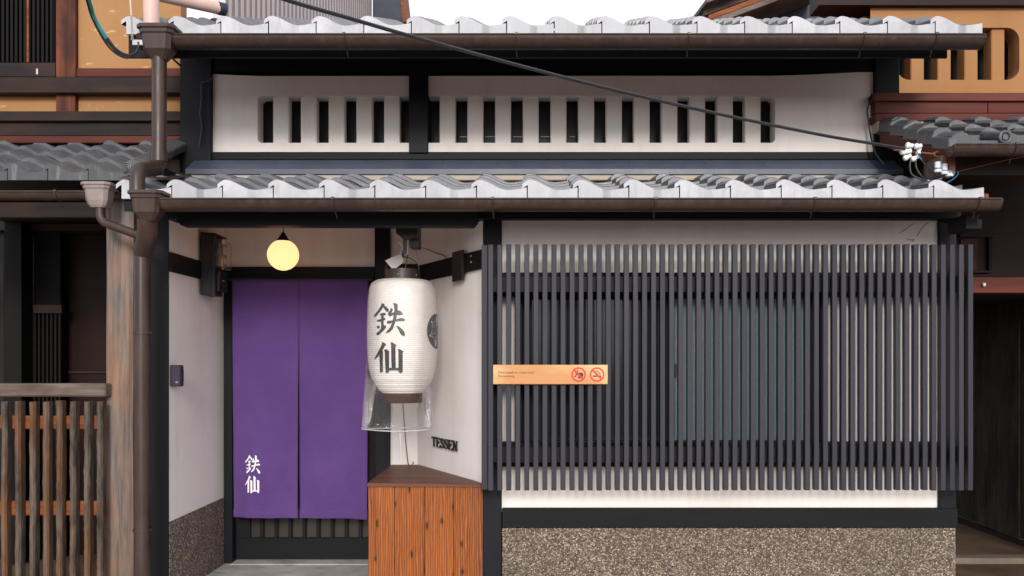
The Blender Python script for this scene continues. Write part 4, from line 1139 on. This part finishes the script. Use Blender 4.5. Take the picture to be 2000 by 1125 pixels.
# ================================================================== LEFT NEIGHBOUR
YA = 5.60
nb = thing("neighbour_house", P(60, 705, YA) - Vector((0,0,1.4)), "old ochre and dark timber house on the left with grey pantiles", "house")
def npart(name, mat, px0, py0, px1, py1, Y, d, bevel=0.003, parent=None):
    m = MB(); m.rbox(px0, py0, px1, py1, Y, d); return m.build(name, MAT[mat], parent or nb, bevel)
npart("upper_plaster", 'ochre', 140, -160, 353, 140, YA+0.02, 0.1, 0)
npart("lower_plaster", 'ochre', -260, 180, 353, 225, YA+0.02, 0.1, 0)
npart("roof_mortar", 'ochre', -200, 276, 383, 300, YA-0.03, 0.1, 0)
npart("dark_post", 'red_wood_z', 109, -160, 147, 151, YA-0.02, 0.12)
npart("dark_post", 'red_wood_z', 109, 181, 147, 218, YA-0.02, 0.12)
npart("window_sill", 'old_dark_x', -260, 122, 108, 150, YA-0.01, 0.1)
npart("plaster_sill", 'red_wood', 148, 133, 353, 150, YA-0.005, 0.1)
npart("wide_beam", 'old_dark_x', -260, 150.5, 386, 181, YA-0.06, 0.14)
npart("middle_beam", 'old_dark_x', -260, 217, 386, 236, YA-0.07, 0.15)
npart("deep_beam", 'old_dark_x', -260, 237, 386, 265, YA-0.04, 0.14)
npart("lower_beam", 'red_wood', -260, 265.5, 370, 279, YA-0.10, 0.18)
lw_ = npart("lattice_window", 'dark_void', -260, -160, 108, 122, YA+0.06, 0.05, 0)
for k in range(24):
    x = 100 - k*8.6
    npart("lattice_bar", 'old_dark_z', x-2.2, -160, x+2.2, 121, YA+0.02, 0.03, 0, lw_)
npart("lattice_bar", 'rail_orange', 52, -160, 55.5, 121, YA+0.012, 0.03, 0, lw_)
npart("paper_strip", 'paper_tag', 70.5, 134, 74, 145, YA-0.014, 0.003, 0)
npart("wall_stud", 'old_dark_z', 353.5, 95, 386, 345, YA-0.03, 0.12)
# tiled pent roof
YEL = 4.82; zel = PZ(352, YEL); pitL = 79.0*YEL/F; SLL = 0.44
xLr = PX(252, YEL)
m = MB(); deck(m, -3.4, xLr, YEL+0.03, zel+0.01, YA, SLL); lroof = m.build("pent_roof", MAT['old_dark_x'], nb)
tile_roof(lroof, xLr - 6*pitL, 6, YEL, zel, pitL, SLL, 5, 0.17, [MAT['tile_old'], MAT['tile_old_face']], 0.95, 0.006)
# verge tile with a round crest, and the run of verge tiles up the slope
for k in range(4):
    y = YEL + k*0.19; z = zel + SLL*k*0.19
    m = MB(); m.prism([(xLr-0.01, y-0.006, z+0.02), (xLr+0.075, y-0.006, z+0.035), (xLr+0.085, y-0.006, z+0.085), (xLr+0.02, y-0.006, z+0.115), (xLr-0.02, y-0.006, z+0.095)], (0, 0.2, 0.2*SLL+0.004)); m.build("verge_tile", MAT['tile_old'], lroof, 0.006)
m = MB()
for r_ in (0.026, 0.016):
    m.tube([(xLr-0.012 + r_*math.cos(2*math.pi*k/20), YEL-0.009, zel+0.068 + r_*math.sin(2*math.pi*k/20)) for k in range(21)], 0.0035, 5)
m.tube([(xLr-0.012 + 0.009*t/6*math.cos(t), YEL-0.009, zel+0.068 + 0.009*t/6*math.sin(t)) for t in (0,1,2,3,4,5,6)], 0.003, 5)
m.build("tile_crest", MAT['tile_old'], lroof)
m = MB(); m.rbox(322, 293, 352, 310, 5.46, 0.12); m.build("verge_ridge", MAT['tile_old'], lroof, 0.012)
m = MB(); m.rbox(353, 293.5, 384, 309.5, 5.455, 0.10); m.build("verge_ridge", MAT['tile_old'], lroof, 0.012)
m = MB(); m.rbox(316, 279.5, 383, 293, 5.47, 0.08); m.build("verge_mortar", MAT['ochre'], lroof, 0.008)
m = MB(); m.rbox(296, 306, 358, 352, 5.48, 0.08); m.build("verge_wall", MAT['cream'], lroof)
npart("eave_beam", 'old_dark_x', -260, 395, 225, 425, YEL+0.18, 0.12)
# flashing between the houses
m = MB(); m.prism([P(232, 349, 4.70), P(334, 352, 4.72), P(378, 340, 5.40), P(298, 336, 5.40)], (0, 0, 0.006)); m.build("valley_flashing", MAT['gutter'], nb)
# weathered corner post
YQ = 4.72
m = MB()
NZ = 26; v = []; f = []; x0, x1 = PX(205, YQ), PX(258, YQ)
for j in range(NZ+1):
    z = j/NZ*2.30; w = 0.006*noise.noise(Vector((0.3, 2.0, z*1.7))); w2 = 0.010*noise.noise(Vector((9.3, 1.0, z*1.3)))
    ch = 0.016
    v += [(x0+w+ch, YQ, z), (x1+w2-ch, YQ+0.001, z), (x1+w2, YQ+ch, z), (x1+w2, YQ+0.15, z), (x0+w, YQ+0.15, z), (x0+w, YQ+ch, z)]
for j in range(NZ):
    for k in range(6): f.append((j*6+k, j*6+(k+1) % 6, j*6+6+(k+1) % 6, j*6+6+k))
f.append(tuple(NZ*6+k for k in range(6))); m.add(v, f); m.build("weathered_post", MAT['weathered'], nb, 0, True)
m = MB(); m.rbox(255, 500, 262, 1230, YQ+0.05, 0.05); m.build("post_strip", MAT['weathered'], nb)
# deep dark front under the eave
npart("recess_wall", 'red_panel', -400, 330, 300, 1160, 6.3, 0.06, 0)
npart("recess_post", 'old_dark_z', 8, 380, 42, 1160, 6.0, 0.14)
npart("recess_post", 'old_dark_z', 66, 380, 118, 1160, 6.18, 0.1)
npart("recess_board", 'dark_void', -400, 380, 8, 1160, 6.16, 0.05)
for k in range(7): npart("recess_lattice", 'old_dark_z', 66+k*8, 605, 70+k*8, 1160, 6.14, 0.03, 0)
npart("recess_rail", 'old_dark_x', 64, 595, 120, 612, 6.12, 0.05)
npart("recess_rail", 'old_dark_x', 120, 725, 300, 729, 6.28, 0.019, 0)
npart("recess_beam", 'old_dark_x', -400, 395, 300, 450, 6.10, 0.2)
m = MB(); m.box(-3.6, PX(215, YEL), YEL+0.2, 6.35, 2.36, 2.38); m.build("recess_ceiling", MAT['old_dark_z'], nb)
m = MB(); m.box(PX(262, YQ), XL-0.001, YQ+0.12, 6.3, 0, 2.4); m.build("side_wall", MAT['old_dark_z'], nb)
gutter("thin brown gutter below the old grey pantiles of the left house", -3.3, PX(232, 4.66), 4.70, PZ(374, 4.66), 0.042, (108,), endcap=(False, True))

# stick fence
YK = 4.62
fe = thing("stick_fence", (PX(100, YK), YK, 0), "low weathered fence of hewn upright sticks before the left house", "fence")
m = MB(); m.rbox(-300, 749, 206, 775, YK+0.03, 0.08); m.build("top_rail", MAT['weathered_x'], fe, 0.008)
for a, b in ((812, 838), (979, 1007)):
    m = MB(); m.rbox(-300, a, 206, b, YK+0.045, 0.03); m.build("rail", MAT['rail_orange'], fe, 0.004)
for i in range(12):
    xc = PX(195 - 26.6*i + random.uniform(-1.2, 1.2), YK); z1 = PZ(784 + random.uniform(-1.5, 1.5), YK); v = []; f = []; nz = 70; w = 0.0155
    for j in range(nz+1):
        z = z1*j/nz
        a = 0.0035*noise.noise(Vector((i*7.1, 0, z*14))) + (0.0025 if (j % 3 == 0 and i < 4) else 0)*math.sin(j*1.7+i)
        b = 0.0035*noise.noise(Vector((i*3.7, 5, z*12))); s = 0.004*noise.noise(Vector((i*1.3, 9, z*2.5)))
        v += [(xc-w-a+s, YK, z), (xc-w*0.4+s, YK-0.010+b, z), (xc+w*0.5+s, YK-0.009-b, z), (xc+w+b+s, YK+0.002, z), (xc+w+s, YK+0.044, z), (xc-w+s, YK+0.044, z)]
    for j in range(nz):
        for k in range(6): f.append((j*6+k, j*6+(k+1) % 6, j*6+6+(k+1) % 6, j*6+6+k))
    f.append(tuple(nz*6+k for k in range(6)))
    m = MB(); m.add(v, f); m.build("stick", MAT['stick'], fe)

# ================================================================== RIGHT NEIGHBOUR
YR = 5.95; YRB = 5.38
rn = thing("neighbour_house", P(1930, 705, YR) - Vector((0,0,1.4)), "ochre plastered house on the right with red brown boards and slotted window", "house")
def rpart(name, mat, px0, py0, px1, py1, Y, d, bevel=0.003, parent=None):
    m = MB(); m.rbox(px0, py0, px1, py1, Y, d); return m.build(name, MAT[mat], parent or rn, bevel)
# ochre sheet with rounded opening
xa, xb, za, zb4 = PX(1700, YR), PX(2160, YR), PZ(182, YR), PZ(10, YR)
ox0, ox1, oz0, oz1 = PX(1752, YR), PX(1991, YR), PZ(156, YR), PZ(54, YR)
rc = 0.085; inner = []
for cx_, cz_, a0 in ((ox1-rc, oz1-rc, 0), (ox0+rc, oz1-rc, 90), (ox0+rc, oz0+rc, 180), (ox1-rc, oz0+rc, 270)):
    for k in range(6): a = rad(a0+18*k); inner.append((cx_ + rc*math.cos(a), cz_ + rc*math.sin(a)))
outer = []
for i, (x, z) in enumerate(inner):
    q = i//6; k = i % 6
    outer.append([(xb, oz1-rc+(zb4-oz1+rc)*min(1, k/2.0)) if k <= 2 else (xb+(ox1-rc-xb)*(k-2)/3, zb4),
                  (ox0+rc+(xa-ox0-rc)*min(1, k/2.0), zb4) if k <= 2 else (xa, zb4+(oz1-rc-zb4)*(k-2)/3),
                  (xa, oz0+rc+(za-oz0-rc)*min(1, k/2.0)) if k <= 2 else (xa+(ox0+rc-xa)*(k-2)/3, za),
                  (ox1-rc+(xb-ox1+rc)*min(1, k/2.0), za) if k <= 2 else (xb, za+(oz0+rc-za)*(k-2)/3)][q])
n = 24
m = MB(); v = [(x, YR, z) for x, z in outer] + [(x, YR, z) for x, z in inner] + [(x, YR+0.14, z) for x, z in inner] + [(x, YR+0.14, z) for x, z in outer]; f = []
for i in range(n):
    j = (i+1) % n; f += [(i, j, n+j, n+i), (n+i, n+j, 2*n+j, 2*n+i), (2*n+i, 2*n+j, 3*n+j, 3*n+i)]
m.add(v, f); rw = m.build("slotted_window", MAT['ochre2'], rn)
for k in range(4): rpart("window_bar", 'ochre2', 1779+52.5*k, 52, 1805+52.5*k, 158, YR+0.02, 0.11, 0.006, rw)
rpart("dark_room", 'dark_void', 1640, -60, 2200, 200, YR+0.30, 0.05, 0)
rpart("top_beam", 'red_panel', 1600, -90, 2160, 9.5, YR-0.05, 0.2, 0)
rpart("red_board", 'red_wood', 1707, 181, 2200, 197, YRB-0.02, 0.62)
rpart("red_board", 'red_wood', 1709, 197.5, 1929, 221, YRB, 0.08)
rpart("red_board", 'red_wood', 1930, 197.5, 2200, 221, YRB, 0.08)
rpart("red_board", 'red_wood', 1710, 221.5, 2200, 236, YRB-0.03, 0.1)
rpart("roof_mortar", 'cream', 1714, 236.5, 2200, 256, YRB-0.02, 0.1, 0)
# pent roof with verge
YER = 4.47; XV = 2.178; zer = PZ(292, YER); SLR = 0.39; pitR = 0.25
m = MB(); deck(m, XV, XV+6*pitR, YER+0.03, zer+0.008, YRB, SLR); rroof = m.build("pent_roof", MAT['old_dark_x'], rn)
tile_roof(rroof, XV+0.03, 6, YER, zer, pitR, SLR, 5, 0.185, [MAT['tile_old'], MAT['tile_old_face']], 0.9, 0.012)
for k in range(5):
    y = YER + k*0.18; z = zer + SLR*k*0.18 + 0.006
    m = MB(); m.prism([(XV-0.015, y, z-0.012), (XV-0.015, y, z+0.048), (XV+0.05, y, z+0.085), (XV+0.09, y, z+0.075), (XV+0.09, y, z+0.04)], (0, 0.192, 0.192*SLR-0.020)); m.build("verge_tile", MAT['tile_old'], rroof, 0.006)
m = MB(); c = P(1963, 268, YER-0.01)
m.tube([(c.x + 0.028*math.cos(2*math.pi*k/24), YER-0.012, c.z + 0.028*math.sin(2*math.pi*k/24)) for k in range(25)], 0.008, 8); m.tube([(c.x, YER-0.006, c.z), (c.x, YER+0.2, c.z+0.06)], 0.028, 16); m.tube([(c.x, YER-0.016, c.z), (c.x, YER, c.z)], 0.015, 12)
m.build("round_end_tile", MAT['tile_old'], rroof, 0, True)
m = MB(); m.prism([(XV, YER+0.02, zer-0.10), (XV, YRB, zer-0.10+SLR*(YRB-YER-0.02)), (XV, YRB, zer-0.005+SLR*(YRB-YER-0.02)), (XV, YER+0.02, zer-0.005)], (0.03, 0, 0)); m.build("barge_board", MAT['red_wood'], rroof)
m = MB(); m.prism([(XV-0.012, YER+0.02, zer-0.035), (XV-0.012, YRB, zer-0.035+SLR*(YRB-YER-0.02)), (XV-0.012, YRB, zer-0.002+SLR*(YRB-YER-0.02)), (XV-0.012, YER+0.02, zer-0.002)], (0.011, 0, 0)); m.build("barge_strip", MAT['red_wood'], rroof)
m = MB(); m.rbox(1838, 303, 1866, 343, YER+0.05, 0.20); m.build("beam_end", MAT['weathered_x'], rn, 0.004)
m = MB(); m.box(PX(1866, YER+0.05)-0.02, 4.0, YER+0.12, YER+0.24, PZ(340, YER+0.1), PZ(308, YER+0.1)); m.build("eave_beam", MAT['old_dark_x'], rn)
# lower front
rpart("upper_panel", 'red_panel', 1640, 252, 2160, 540, 5.75, 0.05, 0)
rpart("panel_strip", 'old_dark_x', 1875, 458, 1945, 463, 5.72, 0.03)
rpart("panel_strip", 'old_dark_x', 1875, 528, 1938, 533, 5.72, 0.03)
rpart("panel_strip", 'old_dark_z', 1931, 463, 1938, 528, 5.72, 0.03)
rpart("hanging_board", 'red_wood_z', 1876, 466, 1910, 528, 5.735, 0.014)
rpart("lintel_beam", 'red_wood', 1700, 541, 2160, 572, 5.60, 0.16)
m = MB(); m.lathe([(0, 0.012), (0.008, 0.010), (0.012, 0.0), (0.008, -0.010), (0, -0.012)], P(1922, 556, 5.585), 10); m.build("door_stud", MAT['porcelain'], rn)
rpart("recess_back", 'dark_void', 1600, 560, 2400, 1100, 8.6, 0.05, 0)
m = MB(); m.box(XR+0.01, 4.3, 5.62, 8.6, PZ(572, 5.7), PZ(572, 5.7)+0.02); m.build("recess_ceiling", MAT['dark_void'], rn)
fx = 3.66
for k in range(10):
    y0 = 5.55 + k*0.31
    m = MB(); m.box(fx + 0.004*(k % 3), fx+0.03, y0+0.002, y0+0.306, 0.06 + 0.012*((k*7) % 3), PZ(572, 5.7)); m.build("side_plank", MAT['plank'], rn, 0.002)
m = MB(); m.box(fx-0.02, fx+0.05, 5.5, 8.6, -0.02, 0.07); m.build("plank_base", MAT['old_dark_x'], rn)
gutter("copper brown gutter under the grey tiles of the right house", PX(1868, 4.36), 4.0, 4.415, PZ(281, 4.36), 0.05, (1986,), endcap=(True, False))
# step stone in the alley
ks = thing("kerb_stone", P(1940, 1085, 6.2), "low stone step across the gap beside the right house", "step")
m = MB(); m.box(XR+0.02, fx-0.03, 5.98, 6.10, 0, 0.045); m.build("stone", MAT['kerb'], ks, 0.006)
m = MB(); m.box(XR+0.02, fx-0.03, 6.101, 8.6, -0.001, 0.04); m.build("floor", MAT['earth'], ks)

# ================================================================== POWER CABLE AND INSULATORS
ca_ = thing("power_cable", P(1765, 291, 4.85), "thick black overhead cable sagging across the front to the white insulators", "cable")
ctrl = [(440,-45,2.95), (560,-1,3.12), (680,34,3.29), (800,69,3.46), (1000,124,3.71), (1200,175,3.95), (1400,221,4.16), (1600,262,4.36), (1700,279,4.45), (1768,290,4.52)]
def smooth_path(c, n=8):
    p = [P(*q) for q in c]; out = []
    for i in range(len(p)-1):
        a, b, c_, d = p[max(0, i-1)], p[i], p[i+1], p[min(len(p)-1, i+2)]
        for k in range(n):
            t = k/n; out.append(0.5*((2*b) + (c_-a)*t + (2*a-5*b+4*c_-d)*t*t + (3*b-a-3*c_+d)*t**3))
    out.append(p[-1]); return out
m = MB(); m.tube(smooth_path(ctrl), 0.0062, 10); m.build("main_strand", MAT['cable'], ca_, 0, True)
m = MB(); m.tube([q + Vector((0, 0, -0.0065)) for i, q in enumerate(smooth_path(ctrl))], 0.0034, 8); m.build("thin_strand", MAT['cable'], ca_, 0, True)

YI = 4.54
ins = thing("insulator_cluster", P(1780, 298, YI), "cluster of white porcelain insulators on a rusty hook at the right", "insulator")
def spool(c, ax, r=0.014, l=0.05):
    c = Vector(c); ax = Vector(ax).normalized(); m = MB()
    m.tube([c - ax*l/2, c - ax*l*0.42, c - ax*l*0.2, c, c + ax*l*0.2, c + ax*l*0.42, c + ax*l/2], [r*0.45, r*0.95, r*1.15, r*0.95, r*0.75, r*0.9, r*0.5], 14)
    m.build("insulator", MAT['porcelain'], ins, 0, True)
spool(P(1776, 284, YI), (1, 0, -0.15), 0.014, 0.04); spool(P(1793, 285.5, YI-0.01), (1, 0, 0.1), 0.014, 0.04)
spool(P(1769, 296, YI), (1, 0, 0.1), 0.016, 0.06); spool(P(1772, 307, YI-0.01), (1, 0, 0.5), 0.013, 0.045); spool(P(1786.5, 309, YI), (1, 0, 0.5), 0.013, 0.045)
spool(P(1794, 296, YI+0.01), (0.4, 0.3, 0.8), 0.012, 0.04)
m = MB(); m.tube([P(1746, 293, YI), P(1770, 295, YI+0.01), P(1826, 301, YI+0.04)], 0.005, 8)
m.tube([P(1826, 301, YI+0.04) + Vector((0.018*math.cos(t)+0.012, 0, 0.012*math.sin(t))) for t in [k*0.52 for k in range(13)]], 0.004, 6); m.tube([P(1836, 300, YI+0.04), P(1850, 302, YER+0.045)], 0.005, 6)
m.build("hook", MAT['rust'], ins, 0, True)
for k, (px, py) in enumerate(((1832, 327), (1845, 331), (1854, 335))):
    t = thing("cable_bushing", P(px, py, 4.52), ("white porcelain bushing under the beam end, " + ("leftmost", "middle one", "rightmost")[k] + " of three"), "bushing", "white bushings under the right beam end")
    m = MB(); c = P(px, py, 4.52)
    m.lathe([(0, -0.026), (0.019, -0.026), (0.021, -0.02), (0.0165, -0.012), (0.0165, 0.028), (0, 0.028)], c, 16); m.build("sleeve", MAT['porcelain'], t, 0, True)
    m = MB(); m.lathe([(0.0172, -0.010), (0.0172, -0.004)], c, 16); m.build("band", MAT['blue_cable'], t)
dw = thing("drop_wires", P(1805, 350, 4.55), "loose black, blue and white wires looping below the insulators", "wires")
def loop(name, mat, ctrl, r):
    m = MB(); m.tube(smooth_path(ctrl, 6), r, 6); m.build(name, MAT[mat], dw, 0, True)
loop("black_wire", 'cable', [(1778,312,4.54),(1777,328,4.54),(1782,342,4.54),(1800,350,4.54),(1812,353,4.54)], 0.005)
loop("black_wire", 'cable', [(1789,312,4.54),(1789,326,4.54),(1798,342,4.53),(1810,352,4.54)], 0.005)
loop("black_wire", 'cable', [(1794,300,4.53),(1802,315,4.53),(1818,332,4.52),(1832,348,4.53)], 0.0055)
loop("blue_wire", 'blue_cable', [(1790,292,4.52),(1793,302,4.52),(1800,312,4.52)], 0.003)
loop("blue_wire", 'blue_cable', [(1832,348,4.53),(1844,358,4.53),(1858,352,4.54),(1870,342,4.56),(1870,336,4.56),(1856,338,4.56)], 0.003)
loop("white_wire", 'white_cable', [(1808,351,4.54),(1822,354,4.54),(1836,350,4.55),(1846,342,4.56)], 0.003)
loop("tan_wire", 'rust', [(1868,336,4.56),(1900,328,4.56),(1950,316,4.56),(2010,304,4.56)], 0.0022)
wl = thing("wall_cable", P(1700, 240, YU-0.04), "thin black cable curving down the right end of the upper plaster", "cable")
m = MB(); m.tube(smooth_path([(1703,183,5.40),(1698,200,5.40),(1694,215,5.40),(1696,235,5.40),(1700,262,5.40),(1707,290,5.36),(1716,308,5.30),(1729,322,5.22)], 6), 0.0055, 6); m.build("strand", MAT['cable'], wl, 0, True)
wl2 = thing("wall_cable", P(392, 240, YU-0.05), "thin black cable running down the upper left post of the white house", "cable")
m = MB(); m.tube(smooth_path([(416,153,5.40),(405,158,5.40),(394,164,5.40),(394,190,5.40),(391,220,5.40),(394,250,5.40),(388,290,5.40)], 6), 0.004, 6); m.tube([P(330, 108, 4.7), P(352, 128, 5.2)], 0.006, 6); m.build("strand", MAT['cable'], wl2, 0, True)

gc = thing("green_cables", P(262, 90, 4.6), "green and black cables looping to a bracket beside the top hopper", "cable")
YC = 4.5
for k, (dx, dy, mt) in enumerate(((0,0,'green_cable'), (-4,3,'cable'), (3,-2,'green_cable'), (-1,5,'cable'))):
    full = [(150+dx,-60,YC-0.3),(172+dx,-2,YC-0.15),(184+dx,36,YC-0.05),(207+dx,76+dy,YC),(225+dx*0.7,98+dy,YC+0.02),(248,109+dy*0.9,YC+0.05),(264,104,YC+0.08),(271,90,YC+0.1),(270,82,YC+0.1)]
    if mt == 'green_cable':
        m = MB(); m.tube(smooth_path(full[:4], 6), 0.0048, 6); m.build("green_strand", MAT[mt], gc, 0, True)
        m = MB(); m.tube(smooth_path(full[3:], 6), 0.0062, 6); m.build("black_sleeve", MAT['cable'], gc, 0, True)
    else:
        m = MB(); m.tube(smooth_path(full, 6), 0.0048, 6); m.build("black_strand", MAT[mt], gc, 0, True)
m = MB(); m.rbox(258, 77, 280, 88, YC+0.1, 0.012); m.build("bracket", MAT['steel'], gc, 0.002)
for a, b in ((252, 257), (252.5, 260)):
    m = MB(); m.tube([P(a, -30, YC-0.05), P((a+b)/2+1, 30, YC), P(b, 78, YC+0.1)], 0.0022, 5); m.build("white_string", MAT['white_cable'], gc)

# ================================================================== HOUSES BEHIND
bh = thing("rear_house", (-2.6, 10, 0), "pale ribbed metal side wall of a house behind the upper roof at left", "house")
XBH = -2.43
m = MB(); m.box(XBH-0.1, XBH, 7.0, 13.6, 2.0, 8.0); m.build("side_wall", MAT['cladding'], bh)
y = 7.02; rib = None
while y < 13.5:
    if rib is None:
        q = MB(); q.box(0, 0.009, 0, 0.03, 0, 6.0); rib = q.build("cladding_rib", MAT['cladding_rib'], bh, 0, False, (XBH+0.001, y, 2.0))
    else: place(rib.data, "cladding_rib", bh, (XBH+0.001, y, 2.0))
    y += 0.15
m = MB(); m.prism([P(728, 70, 13.7), P(765, 62, 13.7), P(789, 44, 13.7), P(774, -80, 13.7), P(728, -80, 13.7)], (0, 0.6, 0)); m.build("gable_soffit", MAT['navy'], bh)
m = MB(); m.prism([P(787, 44, 13.65), P(794, 42, 13.65), P(780, -80, 13.65), P(773, -80, 13.65)], (0, 0.8, 0)); m.build("barge_board", MAT['rail_orange'], bh)

br_ = thing("rear_house", P(1580, 50, 8.4) * 1 - Vector((0,0,2.5)), "dark timber gable with rough thatched looking eave behind the upper roof at right", "house")
YH = 8.2
m = MB(); m.prism([P(1432, 80, YH+0.3), P(1800, 80, YH+0.3), P(1800, -120, YH+0.3), P(1640, -120, YH+0.3), P(1545, -4, YH+0.3), P(1470, 26, YH+0.3)], (0, 0.3, 0)); m.build("gable_wall", MAT['navy'], br_)
for k, (dx, dy, mt) in enumerate(((0, 0, 'weathered_x'), (2, 9, 'rail_orange'), (0, 17, 'weathered_x'))):
    m = MB(); a, b = P(1376+8*k, 20+dy, YH-0.12*k), P(1600+8*k, -62+dy, YH-0.12*k)
    m.prism([a, b, b + Vector((0, 0, -0.05)), a + Vector((0, 0, -0.05))], (0, 0.5, 0)); m.build("eave_board", MAT[mt], br_, 0.004)
for k in range(14):
    t = k/13; a = P(1382, 14, YH).lerp(P(1596, -66, YH), t)
    m = MB(); m.prism([a + Vector((-0.04, -0.15, -0.02)), a + Vector((0.05, -0.15, 0.01)), a + Vector((0.045, -0.15, 0.05)), a + Vector((-0.03, -0.15, 0.035))], (0, 0.7, 0.1)); m.build("eave_shingle", MAT['weathered_x'], br_, 0.004)
m = MB(); m.rbox(1616, -60, 1752, 20, 7.2, 0.2); m.build("beam_block", MAT['red_wood'], br_, 0.01)
m = MB(); m.rbox(1622, 21, 1750, 60, 7.3, 0.2); m.build("grey_board", MAT['weathered_x'], br_)
m = MB(); m.prism([P(1617, -40, 7.1), P(1627, -40, 7.1), P(1628, 8, 7.1), P(1618, 24, 7.1)], (0, 0.1, 0)); m.build("beam_cap", MAT['weathered'], br_)
